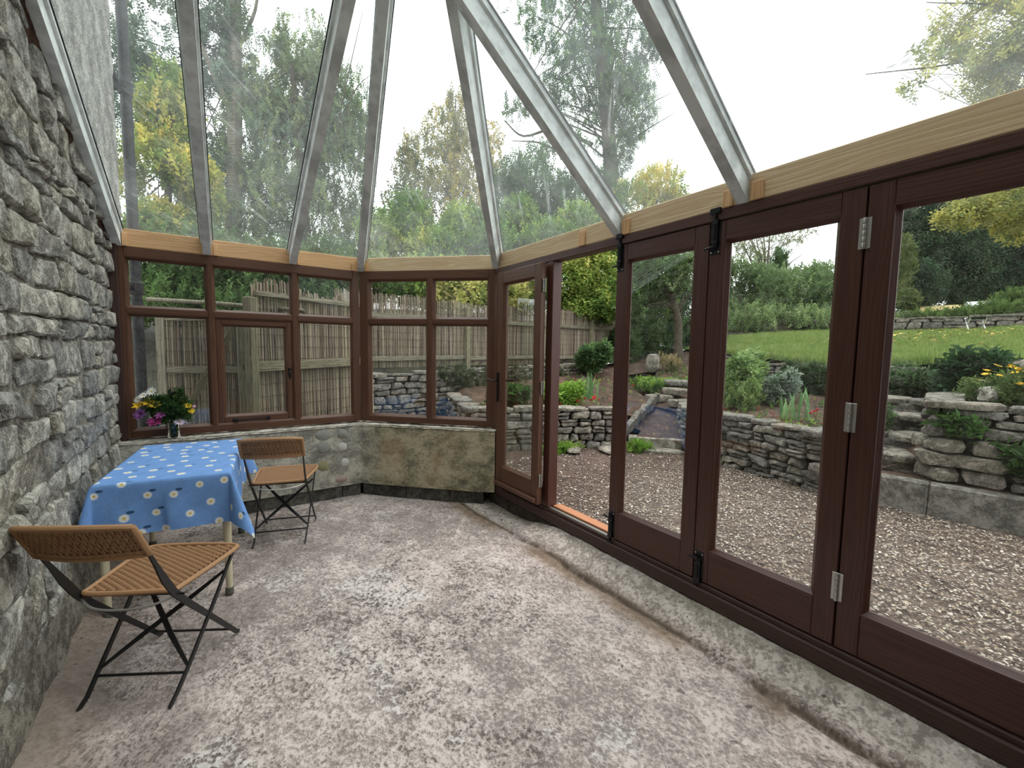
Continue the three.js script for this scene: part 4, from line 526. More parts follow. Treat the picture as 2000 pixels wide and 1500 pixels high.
{ // concrete kerb of cast blocks, step to the path, upright edging stones, stone steps
  const k = struct('kerb'), P = pathAt([[4.86, -1.62], [4.965, -1.33], [5.11, -0.44], [5.16, 1.3]]); const r = rng(61);
  for (let s = 0, i = 0; s < P.length - 0.1; i++) { const l = Math.min(0.66, P.length - s), q = P.at(s + l / 2), o = add('kerb_block', box(l - 0.004, 0.30, 0.13, 0.012, 0), concreteMat, k); o.position.set(q.x + q.dz * 0.065, 0.20, q.z - q.dx * 0.065); o.rotation.y = Math.atan2(-q.dz, q.dx); s += l; }
  const st = struct('path_step'); const o = add('step_slab', box(0.76, 0.17, 0.2, 0.012, 0), mat({ color: srgb(196, 192, 184), map: rep(stoneTex, 0.9, 0.9), bumpMap: stoneBump, bumpScale: 0.005 }), st); o.position.set(5.13, 0.148, -3.86); o.rotation.y = -0.83; const o2 = add('foot_slab', slab(0.6, 0.05, 0.24, r), gardenStoneMats[0], st); o2.position.set(4.98, 0.085, -3.66); o2.rotation.y = -0.83;
  for (let i = 0; i < 9; i++) { const t = (i + 0.3) / 9, x = mix(4.84, 6.35, t), z = mix(-4.14, -4.80, t), e = add('edging_stone', slab(0.2, 0.07, 0.28, r), gardenStoneMats[i % 3 + 1], st); e.position.set(x, 0.33 + 0.3 * t, z); e.rotation.set(0, 0.42 + 0.1 * (r() - 0.5), 0); e.rotateX(-1.1 - 0.25 * r()); }
  for (const [x, y, z, a, b, c] of [[6.5, 0.62, -4.85, 0.3, 0.1, 0.25], [6.8, 0.74, -4.75, 0.32, 0.09, 0.24], [6.25, 0.6, -4.3, 0.2, 0.1, 0.2], [7.3, 0.85, -5.1, 0.42, 0.09, 0.3]]) { const e = add('edging_stone', slab(a * 1.5, b, c * 1.5, r), gardenStoneMats[Math.floor(r() * 3)], st); e.position.set(x, y, z); e.rotation.y = r() * 3; }
  const steps = struct('garden_steps');
  [[5.38, 0.49, -2.0, -1.16], [5.82, 0.62, -2.05, -1.2], [6.4, 0.775, -2.1, -1.22], [6.85, 0.92, -2.2, -1.28]].forEach(([x, y, z0, z1]) => {
    let z = z0; while (z < z1 - 0.08) { const l = Math.min(0.4 + 0.3 * r(), z1 - z), e = add('tread_slab', slab(l - 0.008, 0.062, 0.5, r), gardenStoneMats[[0, 1, 0, 2][Math.floor(r() * 4)]], steps); e.position.set(x + 0.2, y - 0.03, z + l / 2); e.rotation.y = -Math.PI / 2 + (r() - 0.5) * 0.06; z += l; }
    z = z0; while (z < z1 - 0.05) { const l = Math.min(0.22 + 0.2 * r(), z1 - z); for (const k of [0, 1]) { const e = add('riser_stone', slab(l - 0.006, 0.075, 0.26, r), gardenStoneMats[1 + Math.floor(r() * 3)], steps); e.position.set(x + 0.15 - 0.02 * k, y - 0.096 - 0.074 * k, z + l / 2); e.rotation.y = -Math.PI / 2 + (r() - 0.5) * 0.1; } z += l; }
  });
}
for (const [x, y, z, a, b, c, lab, i] of [[7.95, 1.17, -6.15, 0.15, 0.2, 0.1, 'pale pointed boulder standing at the back of the bed beside the tree trunk', 0], [6.72, 1.1, -0.92, 0.13, 0.1, 0.12, 'squarish boulder beside the top of the stone steps', 1], [5.72, 1.1, -0.78, 0.075, 0.08, 0.07, 'white quartz boulder on the stone wall below the yellow flowers', 2], [7.6, 1.33, -0.74, 0.36, 0.08, 0.3, 'long flat grey boulder at the edge of the lawn above the yellow flowers', 1], [7.08, 1.14, -1.0, 0.17, 0.09, 0.13, 'low pale boulder under the dark shrub by the steps', 0], [4.38, 0.1, -4.02, 0.22, 0.035, 0.13, 'flat slab lying at the foot of the raised bed by the path', 0], [3.95, 0.1, -4.28, 0.15, 0.035, 0.1, 'broken slab lying on the yard below the raised bed wall', 1]]) { const o = add('boulder', boulder(a, b, c, x * 3), i === 2 ? mat({ color: srgb(228, 226, 220), map: stoneMap, bumpMap: stoneBump, bumpScale: 0.01 }) : gardenStoneMats[i * 2], scene); o.position.set(x, y, z); o.rotation.y = x; tag(o, lab, 'boulder'); }

// ---- loose litter over the yard: stone chips and dead leaf bits
const chipGeo = (() => { const m = new MB(); m.poly([[-1, 0, -0.5], [-0.2, 0.25, -0.75], [1, 0.05, -0.1], [0.3, 0.3, 0.6], [-0.7, 0.12, 0.5]], [0, 1, 0]); return m.geo(0); })();
function scatter(name, label, category, n, place, geo, m, cols, size, seed, lift = 0.3) {
  const r = rng(seed), M = [], C = [], q = new THREE.Quaternion(), e = new THREE.Euler();
  for (let i = 0; i < n; i++) { const p = place(r); if (!p) continue; e.set((r() - 0.5) * lift * 2, r() * 6.283, (r() - 0.5) * lift * 2); const s = size[0] + (size[1] - size[0]) * r() * r(); M.push(new THREE.Matrix4().compose(new THREE.Vector3(...p), q.setFromEuler(e).clone(), new THREE.Vector3(s, s, s))); const c = cols[Math.floor(r() * cols.length)], f = 0.8 + 0.4 * r(); C.push(new THREE.Color(c).multiplyScalar(f)); }
  return tag(instanced(name, geo, m, M, C, scene), label, category, null, 'stuff');
}
const chipMat = mat({ color: 0xffffff, roughness: 0.9, side: THREE.DoubleSide });
const cS = (...a) => a.map(([x, y, z]) => srgb(x, y, z));
scatter('gravel', 'pale stone chips and leaf bits scattered over the brown yard', 'gravel', 46000, (r) => { const x = 2.3 + 2.9 * r(), z = 0.6 - 5.4 * Math.pow(r(), 1.15); if (x > 5.0 || z < -4.4) return null; if (r() < sm(-2.2, -3.9, z) * 0.75) return null; return [x, 0.078 + 0.012 * (fbm(x * 6, z * 6, 2, 4) - 0.5) * 2, z]; }, chipGeo, chipMat, cS([178, 168, 154], [150, 138, 126], [204, 196, 182], [124, 110, 100], [160, 142, 118], [108, 92, 82]), [0.005, 0.0165], 301);
scatter('fallen_leaves', 'yellow and brown autumn leaves lying on the green lawn', 'leaves', 520, (r) => { const t = r(), s = Math.pow(r(), 0.7), a = [8.05 + 0.3 * r(), 1.35, -4 + 4.6 * t], b = [17, 2.13, -6 + 6 * t]; const p = [0, 1, 2].map((k) => mix(a[k], b[k], 0.25 + 0.75 * s)); p[1] += 0.06; return p; }, chipGeo, chipMat, cS([226, 196, 96], [206, 170, 84], [170, 126, 74], [236, 214, 130]), [0.03, 0.07], 302);
{ // grass blades of the lawn
  const m = new MB(), r = rng(5); for (let i = 0; i < 9; i++) { const a = r() * 6.28, x = (r() - 0.5) * 0.1, z = (r() - 0.5) * 0.1, w = 0.0045, h = 0.05 + 0.05 * r(), l = 0.03 * r(); m.tri([x - Math.cos(a) * w, 0, z - Math.sin(a) * w], [x + Math.cos(a) * w, 0, z + Math.sin(a) * w], [x + l * Math.sin(a), h, z - l * Math.cos(a)]); }
  const grassMat = new THREE.MeshPhysicalMaterial({ color: 0xffffff, roughness: 1, transmission: 0.35, thickness: 0, side: THREE.DoubleSide });
  const F = [[9.3, 1.40, -5.18], [8.41, 1.34, -3.96], [8.04, 1.28, -2.99], [7.98, 1.30, -2.09], [8.1, 1.33, -1.44], [8.0, 1.33, -0.84], [7.9, 1.33, 1.2]], B = [[14.7, 1.93, -8.6], [15.8, 2.06, -7.48], [17.4, 2.2, -6.4], [18, 2.14, -4.75], [18.4, 2.2, -2.6], [18.5, 2.26, -1.2], [18.5, 2.3, 1.5]];
  scatter('grass', 'short bright green mown lawn on the upper terrace', 'grass', 42000, (r2) => { const t = r2(), s = Math.pow(r2(), 1.3), a = lerpLine(F, t), b = lerpLine(B, t), p = [0, 1, 2].map((k) => mix(a[k], b[k], s)); p[1] += 0.03 * (fbm(p[0], p[2], 2, 4) - 0.5) * 2 - 0.004; return p; }, m.geo(0), grassMat, cS([126, 154, 72], [112, 140, 64], [144, 164, 84], [100, 130, 60], [164, 170, 100]), [1.0, 1.9], 303, 0.1);
}
// ================= PLANTS AND TREES =================
const leafMat = new THREE.MeshPhysicalMaterial({ color: 0xffffff, roughness: 1, transmission: 0.42, thickness: 0, side: THREE.DoubleSide, specularIntensity: 0.3 });
const barkMat = mat({ color: srgb(128, 118, 106), map: rep(greyWoodTex, 0.5, 0.25), bumpMap: rep(bumpCoarse, 0.4, 0.4), bumpScale: 0.02 }), barkPale = mat({ color: srgb(176, 170, 160), map: rep(greyWoodTex, 0.7, 0.3), bumpMap: rep(bumpCoarse, 0.4, 0.4), bumpScale: 0.02 }), twigMat = mat({ color: srgb(84, 74, 66) });
const leaf = (m, p, dir, w, l, fold = 0.25) => { // kite-shaped leaf of two halves folded along the midrib
  const D = new THREE.Vector3(...dir).normalize(), S = new THREE.Vector3().crossVectors(D, new THREE.Vector3(0.13, 1, 0.21)).normalize(), N = new THREE.Vector3().crossVectors(S, D), b = new THREE.Vector3(...p), t = b.clone().addScaledVector(D, l), q = b.clone().addScaledVector(D, l * 0.42), a = q.clone().addScaledVector(S, w / 2).addScaledVector(N, w * fold), c = q.clone().addScaledVector(S, -w / 2).addScaledVector(N, w * fold);
  m.tri(b.toArray(), a.toArray(), t.toArray()); m.tri(b.toArray(), t.toArray(), c.toArray());
};
function sprigGeo(seed, n, len, lw, ll, droop = 0, spread = 0.9) { // unit sprig: a few leaves spiralling along a short shoot
  const r = rng(seed), m = new MB();
  for (let i = 0; i < n; i++) { const t = (i + 0.6) / n, a = i * 2.4 + r(), y = t * len, out = spread * (0.5 + 0.5 * r()); leaf(m, [Math.cos(a) * 0.05 * len * r(), y - len / 2, Math.sin(a) * 0.05 * len * r()], [Math.cos(a) * out, 0.55 - droop * 1.4 + 0.4 * (r() - 0.5), Math.sin(a) * out], lw * (0.7 + 0.6 * r()), ll * (0.7 + 0.6 * r()), 0.15 + 0.3 * r()); }
  return m.geo(0);
}
const SPRIG = {
  broad: [sprigGeo(1, 14, 0.42, 0.062, 0.1), sprigGeo(2, 13, 0.42, 0.058, 0.095)],
  fine: [sprigGeo(3, 20, 0.42, 0.042, 0.07), sprigGeo(4, 20, 0.42, 0.045, 0.075)],
  ivy: [sprigGeo(5, 22, 0.5, 0.055, 0.075, 0.2), sprigGeo(6, 20, 0.5, 0.06, 0.08, 0.2)],
  droop: [sprigGeo(7, 26, 0.8, 0.07, 0.13, 0.6, 0.7), sprigGeo(8, 24, 0.8, 0.07, 0.14, 0.6, 0.7)],
  big: [sprigGeo(9, 9, 0.34, 0.075, 0.11, 0.25), sprigGeo(10, 8, 0.34, 0.08, 0.12, 0.25)],
  small: [sprigGeo(11, 16, 0.16, 0.022, 0.04), sprigGeo(12, 14, 0.16, 0.024, 0.042)],
  herb: [sprigGeo(13, 12, 0.2, 0.045, 0.07, 0.1), sprigGeo(14, 11, 0.2, 0.042, 0.08, 0.1)],
};
const dirt = new THREE.Vector3();
function crown(parent, blobs, kind, cols, seed, o = {}) { // foliage as one countless mass
  const r = rng(seed), M = [[], []], C = [[], []], q = new THREE.Quaternion(), e = new THREE.Euler(), den = o.dense || 1, sc = o.scale || 1, hole = o.hole ?? 0.36, fq = o.freq || 0.8;
  for (const [x, y, z, rx, ry, rz, n] of blobs) for (let i = 0, N = n * den; i < N; i++) {
    const u = r() * 2 - 1, a = r() * 6.283, k = Math.cbrt(0.12 + 0.88 * r()) * (1 + 0.16 * (r() - 0.5)), s = Math.sqrt(1 - u * u), p = [x + Math.cos(a) * s * rx * k, y + u * ry * k, z + Math.sin(a) * s * rz * k];
    if (vn(p[0] * fq + seed, p[1] * fq, p[2] * fq) < hole || (o.keep && !o.keep(p))) continue;
    e.set((r() - 0.5) * 1.7, r() * 6.283, (r() - 0.5) * 1.7); const v = r() < 0.5 ? 0 : 1, S = sc * (0.7 + 0.6 * r());
    M[v].push(new THREE.Matrix4().compose(new THREE.Vector3(...p), q.setFromEuler(e).clone(), new THREE.Vector3(S, S, S)));
    const patch = vn(p[0] * fq * 0.9 + 40, p[1] * fq * 0.9, p[2] * fq * 0.9 + seed), c = cols[Math.min(cols.length - 1, Math.floor((patch * 0.8 + r() * 0.5 - 0.15) * cols.length)) < 0 ? 0 : Math.min(cols.length - 1, Math.max(0, Math.floor((patch * 0.8 + r() * 0.5 - 0.15) * cols.length)))]; C[v].push(c.clone().multiplyScalar(0.75 + 0.5 * r()));
  }
  M.forEach((m, v) => { if (m.length) instanced('foliage', SPRIG[kind][v], leafMat, m, C[v], parent); });
}
function tree(name, label, cat, base, blobs, kind, cols, seed, o = {}) {
  const t = thing(name, label, cat, [0, 0, 0], 0, o.group), r = rng(seed + 9), bm = o.bark || barkMat;
  if (o.trunk) { const g = tube(smoothPts(o.trunk, 24), (u) => mix(o.r0, o.r1 ?? o.r0 * 0.4, u) * (1 + 0.12 * (vn(u * 14, seed) - 0.5)), 12); add('trunk', g, bm, t); }
  if (o.limbs) for (const L of o.limbs) add('branch', tube(smoothPts(L.p, 14), (u) => mix(L.r, L.r * 0.25, u), 7), bm, t);
  if (o.twigs) { const tw = []; for (const b of blobs) for (let i = 0; i < o.twigs; i++) { const a = r() * 6.28, u = r() * 1.6 - 0.5, from = o.trunk ? lerpLine(o.trunk, mix(0.35, 0.98, r())) : [b[0], b[1] - b[4] * 0.8, b[2]], to = [b[0] + Math.cos(a) * b[3] * 0.9, b[1] + u * b[4] * 0.75, b[2] + Math.sin(a) * b[5] * 0.9], md = from.map((q, k) => mix(q, to[k], 0.5) + (k === 1 ? 0.12 * b[4] : 0) + (r() - 0.5) * 0.3); tw.push(tube(smoothPts([from, md, to], 8), (v) => mix(o.twigR || 0.02, 0.004, v), 5, false)); } const m = add('twigs', tw, o.twigMat || twigMat, t); m.userData.kind = 'stuff'; }
  crown(t, blobs, kind, cols, seed, o);
  return t;
}
const GG = cS([86, 104, 76], [102, 118, 86], [116, 132, 94], [130, 146, 102], [148, 160, 112]), GD = cS([58, 84, 50], [74, 102, 60], [92, 122, 70], [112, 140, 84]), YG = cS([98, 126, 62], [124, 148, 74], [158, 166, 82], [190, 184, 94], [214, 196, 106]), YL = cS([112, 134, 76], [150, 160, 92], [196, 194, 116], [212, 206, 132], [222, 214, 146]), HG = cS([86, 118, 58], [106, 138, 68], [126, 154, 76], [152, 170, 86], [184, 184, 96]), BL = cS([82, 106, 94], [96, 120, 104], [112, 134, 112], [128, 146, 126]);
tree('ivy_clad_tree', 'tall ivy-clad tree with a pale bare upper trunk above the window wall', 'tree', 0, CROWNS.ivyTall, 'ivy', [...BL, ...GG.slice(0, 2)], 41, { trunk: [[0.5, 1.0, -15.5], [0.55, 4, -15.5], [0.68, 7.05, -15.65], [0.79, 10.1, -16], [0.9, 15, -16.5]], r0: 0.24, r1: 0.16, bark: barkPale, twigs: 8, hole: 0.40, freq: 1.1, dense: 1.25, limbs: [{ p: [[0.72, 8, -15.7], [-0.4, 10.5, -15.4], [-1.6, 13, -15.2]], r: 0.09 }, { p: [[0.8, 10, -16], [1.4, 12, -15.8], [0.2, 14.2, -15.6]], r: 0.06 }] });
tree('grey_green_tree', 'broad grey-green tree filling the window bay of the roof', 'tree', 0, CROWNS.greyGreen, 'fine', [...GG, ...BL.slice(2)], 43, { trunk: [[2.6, 1.2, -14.8], [2.5, 4, -14.9], [2.3, 8, -15.1], [2.2, 10, -15.2]], r0: 0.2, r1: 0.05, twigs: 5, hole: 0.36, freq: 1.2, dense: 1.45, limbs: [{ p: [[3.2, 7.6, -14.3], [3.5, 9.2, -14.1], [3.95, 11.3, -13.9]], r: 0.028 }, { p: [[3.4, 8.2, -14.2], [3.8, 9.2, -14.0], [4.25, 9.7, -13.9]], r: 0.02 }, { p: [[3.6, 6.2, -14.2], [4.0, 8.0, -14.0], [4.1, 10.0, -13.9]], r: 0.02 }] });
tree('field_maple', 'yellow-leaved maple in front of the ivy-clad tree behind the drainpipe', 'tree', 0, CROWNS.maple, 'broad', YG, 45, { trunk: [[-0.7, 1, -12.4], [-0.75, 4, -12.5], [-0.6, 6.5, -12.6]], r0: 0.1, twigs: 5, hole: 0.36, freq: 1.3, dense: 1.2 });
tree('slim_birch', 'loose pointed tree of dull green and yellow leaves in the middle of the roof', 'tree', 0, CROWNS.slim, 'broad', cS([92, 104, 66], [112, 118, 74], [140, 136, 82], [172, 158, 88], [190, 170, 92]), 47, { trunk: [[7.3, 1.5, -14.8], [7.4, 5, -15], [7.6, 8, -15.1], [7.68, 10.6, -15.2]], r0: 0.12, r1: 0.02, twigs: 6, twigR: 0.016, hole: 0.40, dense: 1.25 });
tree('tall_ivy_tree', 'very tall dark tree wrapped in ivy with bare dead branches on both sides', 'tree', 0, CROWNS.tallIvy, 'ivy', [...GD, ...BL.slice(0, 3)], 49, { trunk: [[15.4, 2, -14.3], [15.4, 9, -14.6], [15.2, 13, -15], [14.7, 19, -15.6]], r0: 0.45, r1: 0.2, twigs: 7, twigR: 0.05, hole: 0.38, dense: 1.5, freq: 0.7, scale: 1.05, limbs: [{ p: [[14.9, 11, -15.4], [13.2, 11.5, -16.2], [11.6, 10.9, -16.5], [10.8, 11.4, -16.7]], r: 0.09 }, { p: [[14.6, 9.6, -15.2], [12.6, 10.7, -16.2], [11.05, 10.5, -16.4]], r: 0.07 }, { p: [[16, 11.4, -14.4], [16.9, 12.7, -13.9], [17.75, 13.3, -13.4]], r: 0.05 }, { p: [[16, 10.9, -14.4], [16.8, 11.6, -13.9], [17.9, 12.4, -13.2]], r: 0.05 }] });
tree('dark_holly', 'dark green rounded tree under the dead branches of the tall ivy tree', 'tree', 0, CROWNS.midDark, 'fine', GD, 51, { trunk: [[8.6, 1.5, -12], [8.7, 4, -12.2], [8.9, 6.5, -12.3]], r0: 0.16, twigs: 3, hole: 0.3, dense: 1.3 });
tree('yellow_hazel', 'yellow-green tree top just over the timber plate beside the hip rafter', 'tree', 0, CROWNS.yellowBack, 'broad', YG, 53, { trunk: [[12.6, 1.8, -10], [12.7, 5, -10], [12.8, 7, -10]], r0: 0.1, twigs: 4, hole: 0.36, dense: 1.2 });
tree('hedge', 'mixed green and yellow hedge rising behind the reed fence', 'hedge', 0, CROWNS.hedge, 'broad', HG, 55, { hole: 0.22, dense: 1.5, twigs: 3 });
tree('hedge', 'dark green hedge behind the garden gate seen through the window wall', 'hedge', 0, CROWNS.hedgeLeft, 'fine', [...GD, ...HG.slice(0, 2)], 57, { hole: 0.2, dense: 1.7, twigs: 3 });
tree('yellow_cherry', 'bush of large pale yellow leaves hanging over the reed fence', 'shrub', 0, CROWNS.yellowNear, 'big', YL, 59, { trunk: [[4.9, 0.9, -8.6], [4.9, 1.8, -8.6], [4.9, 2.6, -8.5]], r0: 0.05, twigs: 4, hole: 0.42, freq: 2.2, dense: 1.2, scale: 0.95 });
tree('laurel', 'bright green and yellow shrub above the fence in the open doorway', 'shrub', 0, CROWNS.greenYellow, 'big', [...HG.slice(0, 4), YG[2], YL[2]], 61, { hole: 0.2, dense: 1.6, twigs: 3, scale: 0.95 });
tree('apple_tree', 'small leaning apple tree with a bare grey trunk in the garden', 'tree', 0, CROWNS.apple, 'broad', cS([84, 108, 66], [108, 132, 84], [134, 154, 104], [150, 164, 84]), 63, { trunk: [[9.3, 1.02, -6.42], [9.26, 1.6, -6.45], [9.28, 2.2, -6.5], [9.12, 2.75, -6.6], [9.05, 3.1, -6.7], [9.2, 3.7, -6.7]], r0: 0.12, r1: 0.05, bark: barkMat, twigs: 4, twigR: 0.022, hole: 0.3, dense: 1.25, scale: 0.85, limbs: [{ p: [[9.14, 2.7, -6.6], [8.7, 3.1, -6.8], [8.3, 3.3, -7.0]], r: 0.06 }, { p: [[9.08, 3.0, -6.65], [9.5, 3.4, -6.4], [9.9, 3.6, -6.1]], r: 0.05 }] });
tree('hedge', 'shady dark hedge behind the leaning apple tree', 'hedge', 0, CROWNS.darkUnder, 'fine', GD, 65, { hole: 0.18, dense: 1.7, twigs: 3 });
tree('hedge', 'bright green far hedge along the back of the lawn', 'hedge', 0, CROWNS.farHedge, 'broad', cS([92, 118, 76], [108, 132, 86], [124, 146, 98], [144, 162, 110]), 67, { hole: 0.24, dense: 1.5, twigs: 2 });
tree('conifer', 'small narrow dark conifer poking out of the far hedge', 'tree', 0, CROWNS.conifer, 'fine', GD.slice(0, 3), 69, { trunk: [[18.2, 2, -8.6], [18.2, 4.5, -8.7]], r0: 0.06, hole: 0.1, dense: 1.5 });
{
  const r = rng(3), limbs = []; for (let i = 0; i < 16; i++) { const a = r() * 6.28, h = 5 + 2.4 * r(), w = 0.4 + 1.3 * r(); limbs.push({ p: [[21.3, 3.5 + r() * 1.5, -10.3], [21.3 + Math.cos(a) * w * 0.5, h - 0.6, -10.3 + Math.sin(a) * w * 0.5], [21.3 + Math.cos(a) * w, h + 0.7 * r(), -10.3 + Math.sin(a) * w]], r: 0.035 + 0.02 * r() }); }
  tree('bare_ash', 'half-bare pale tree against the sky above the far hedge', 'tree', 0, CROWNS.bare, 'fine', cS([118, 130, 92], [140, 148, 110]), 71, { trunk: [[21.2, 2, -10.3], [21.3, 5, -10.3], [21.35, 7.4, -10.3]], r0: 0.1, r1: 0.02, bark: barkPale, limbs, hole: 0.4, dense: 1.3, scale: 1.1, twigs: 8, twigR: 0.02, twigMat: barkPale });
}
[['dark evergreen tree nearest the far hedge beyond the bank', [0, 3], 36.4, -8.0], ['broad dark evergreen in the middle of the dark trees beyond the bank', [1, 5], 37.2, -6.4], ['dark evergreen with drooping boughs at the outer edge of the trees beyond the bank', [2, 4, 6], 38.5, -4.6]].forEach(([lab, ix, x, z], i) => tree('evergreen_tree', lab, 'tree', 0, ix.map((k) => CROWNS.evergreen[k]), 'droop', cS([44, 64, 50], [56, 78, 58], [68, 90, 66], [84, 106, 78]), 73 + i * 100, { trunk: [[x, 3, z], [x, 8, z], [x, 13, z]], r0: 0.3, hole: 0.2, dense: 1.9, scale: 1.2, freq: 0.5, twigs: 4, twigR: 0.05 }));
tree('willow', 'pale olive shrub at the edge of the dark evergreens above the bank', 'shrub', 0, CROWNS.rightLight, 'broad', cS([92, 106, 62], [110, 122, 70], [128, 136, 80]), 75, { hole: 0.25, dense: 1.6, scale: 1.3, twigs: 3 });
tree('hornbeam', 'yellowing tree whose leafy branches hang in over the garden doors', 'tree', 0, CROWNS.hornbeam, 'big', cS([124, 138, 86], [154, 160, 98], [186, 184, 110], [210, 202, 122], [138, 150, 100]), 77, { trunk: [[14.6, 1.6, -0.6], [14.2, 4, -0.8], [13.4, 7, -1.2], [12.6, 9.5, -1.6]], r0: 0.2, r1: 0.06, twigs: 12, twigR: 0.011, hole: 0.47, dense: 1.25, scale: 0.6, freq: 1.9, limbs: [{ p: [[13.6, 6.4, -1.1], [12.4, 6.9, -1.8], [11.0, 6.75, -2.8], [10.1, 6.6, -3.35]], r: 0.03 }, { p: [[13.9, 5.0, -0.9], [12.6, 4.6, -1.5], [11.4, 4.1, -2.1]], r: 0.03 }, { p: [[13.3, 7.2, -1.2], [12.1, 7.8, -2.0], [11.0, 7.9, -2.8]], r: 0.03 }] });
tree('ivy_bank', 'ivy and brambles covering the bank behind the lawn', 'ivy', 0, CROWNS.bankIvy, 'fine', cS([86, 110, 58], [104, 128, 68], [76, 96, 56], [124, 138, 84]), 79, { hole: 0.2, dense: 2, scale: 0.9 });
// ---- bed plants
function clump(name, label, cat, pos, rad, n, kind, cols, seed, o = {}) {
  const t = thing(name, label, cat, pos, 0, o.group), r = rng(seed), st = [];
  for (let i = 0; i < (o.stems ?? 9); i++) { const a = r() * 6.28, k = r(); st.push(tube([[rad[0] * 0.2 * Math.cos(a), -rad[1] * 0.2, rad[2] * 0.2 * Math.sin(a)], [rad[0] * 0.5 * Math.cos(a) * k, rad[1] * 0.7, rad[2] * 0.5 * Math.sin(a) * k], [rad[0] * 0.8 * Math.cos(a) * k, rad[1] * (1.2 + 0.5 * r()), rad[2] * 0.8 * Math.sin(a) * k]], [0.006, 0.005, 0.002], 5, false)); }
  if (st.length) { const m = add('stems', st, mat({ color: srgb(96, 112, 62) }), t); m.userData.kind = 'stuff'; }
  const bl = [[0, rad[1] * 0.85, 0, rad[0] * 0.7, rad[1] * 0.8, rad[2] * 0.7, n * 0.45]]; for (let i = 0; i < 6; i++) { const a = i * 1.05 + r(), k = 0.4 + 0.5 * r(); bl.push([Math.cos(a) * rad[0] * k, rad[1] * (0.55 + 0.9 * r()), Math.sin(a) * rad[2] * k, rad[0] * 0.42, rad[1] * (0.35 + 0.35 * r()), rad[2] * 0.42, n * 0.12]); }
  crown(t, bl, kind, cols, seed, { hole: o.hole ?? 0.15, freq: 3, scale: o.scale || 1 });
  return t;
}
function bloomGeo(n, r0, r1, w, cup, seed) { const m = new MB(), r = rng(seed); for (let i = 0; i < n; i++) { const a = (i + 0.3 * r()) / n * 6.283; leaf(m, [Math.cos(a) * r0, 0, Math.sin(a) * r0], [Math.cos(a), cup * (0.7 + 0.6 * r()), Math.sin(a)], w, r1 - r0, 0.12); } return m.geo(0); }
const petal = (c) => new THREE.MeshPhysicalMaterial({ color: c, roughness: 0.8, transmission: 0.25, thickness: 0, side: THREE.DoubleSide });
const redMat = petal(srgb(206, 44, 52)), yellowMat = petal(srgb(244, 206, 40)), eyeMat = mat({ color: srgb(150, 96, 20) });
const LG = cS([112, 150, 58], [136, 170, 72], [158, 184, 92]), MG = cS([62, 96, 46], [78, 114, 56], [98, 134, 70]), DGc = cS([40, 66, 40], [52, 82, 50], [66, 98, 64], [92, 120, 92]);
clump('border_plant', 'low bright green plant over the raised bed wall in the open doorway', 'plant', [4.3, 0.56, -4.98], [0.42, 0.17, 0.3], 420, 'herb', LG, 201);
clump('border_plant', 'small mid-green plant in the raised bed seen through the folded door', 'plant', [3.55, 0.56, -5.25], [0.28, 0.16, 0.22], 260, 'herb', MG, 202);
clump('border_plant', 'tall leafy green perennial at the back of the curved stone bed', 'plant', [6.5, 0.6, -3.5], [0.4, 0.42, 0.36], 620, 'herb', cS([112, 142, 84], [136, 164, 100], [158, 182, 120]), 203, { stems: 16 });
clump('border_plant', 'wispy pale green plant with upright stems behind the curved stone wall', 'plant', [6.05, 0.6, -3.15], [0.28, 0.26, 0.26], 200, 'small', cS([120, 146, 84], [146, 166, 108]), 204, { stems: 26 });
clump('shrub', 'round shrub of small leaves crowding the stone steps', 'shrub', [6.1, 0.6, -1.72], [0.26, 0.17, 0.22], 420, 'small', cS([88, 116, 74], [108, 134, 88], [70, 96, 60]), 205);
clump('trailing_plant', 'trailing green plant tumbling over the terrace wall under the lawn', 'plant', [7.7, 0.82, -1.95], [0.26, 0.22, 0.5], 620, 'small', cS([78, 100, 66], [100, 122, 84], [60, 84, 52]), 206, { scale: 1.3 });
clump('trailing_plant', 'ivy trailing over the far end of the terrace wall', 'plant', [7.85, 0.86, -3.0], [0.2, 0.22, 0.4], 420, 'small', cS([70, 92, 60], [92, 112, 78]), 207, { scale: 1.3 });
clump('shrub', 'dark glossy shrub with broad leaves at the top of the steps', 'shrub', [7.25, 0.98, -1.1], [0.34, 0.22, 0.32], 420, 'herb', DGc, 208, { scale: 1.15 });
clump('ferny_weed', 'green weed growing from the joints of the rock wall beside the steps', 'plant', [5.3, 0.5, -0.42], [0.13, 0.1, 0.16], 110, 'herb', MG, 209, { stems: 4 });
clump('ferny_weed', 'little green weed under the quartz boulder on the rock wall', 'plant', [5.26, 0.78, -0.85], [0.13, 0.05, 0.12], 70, 'herb', MG, 210, { stems: 4 });
clump('ferny_weed', 'low weeds at the foot of the raised bed wall beside the doorway', 'plant', [3.75, 0.06, -4.36], [0.4, 0.04, 0.07], 150, 'small', LG, 211, { stems: 0 });
clump('ferny_weed', 'weeds growing against the step of the garden path', 'plant', [4.75, 0.06, -3.86], [0.16, 0.05, 0.12], 110, 'small', LG, 212, { stems: 0 });
clump('dry_grass', 'tuft of dry straw-coloured stems at the foot of the apple tree', 'grass', [8.75, 0.98, -6.25], [0.36, 0.22, 0.3], 80, 'small', cS([176, 160, 120], [150, 140, 100]), 213, { stems: 70 });
clump('border_plant', 'dark leafy plant at the corner of the fence behind the bed', 'plant', [6.6, 0.98, -6.6], [0.45, 0.32, 0.3], 480, 'herb', GD, 214);
clump('ground_cover', 'mixed green ground cover between the path and the apple tree', 'plant', [7.3, 0.72, -5.5], [0.8, 0.06, 0.5], 420, 'small', [...LG, ...MG], 215, { stems: 0, scale: 1.2 });
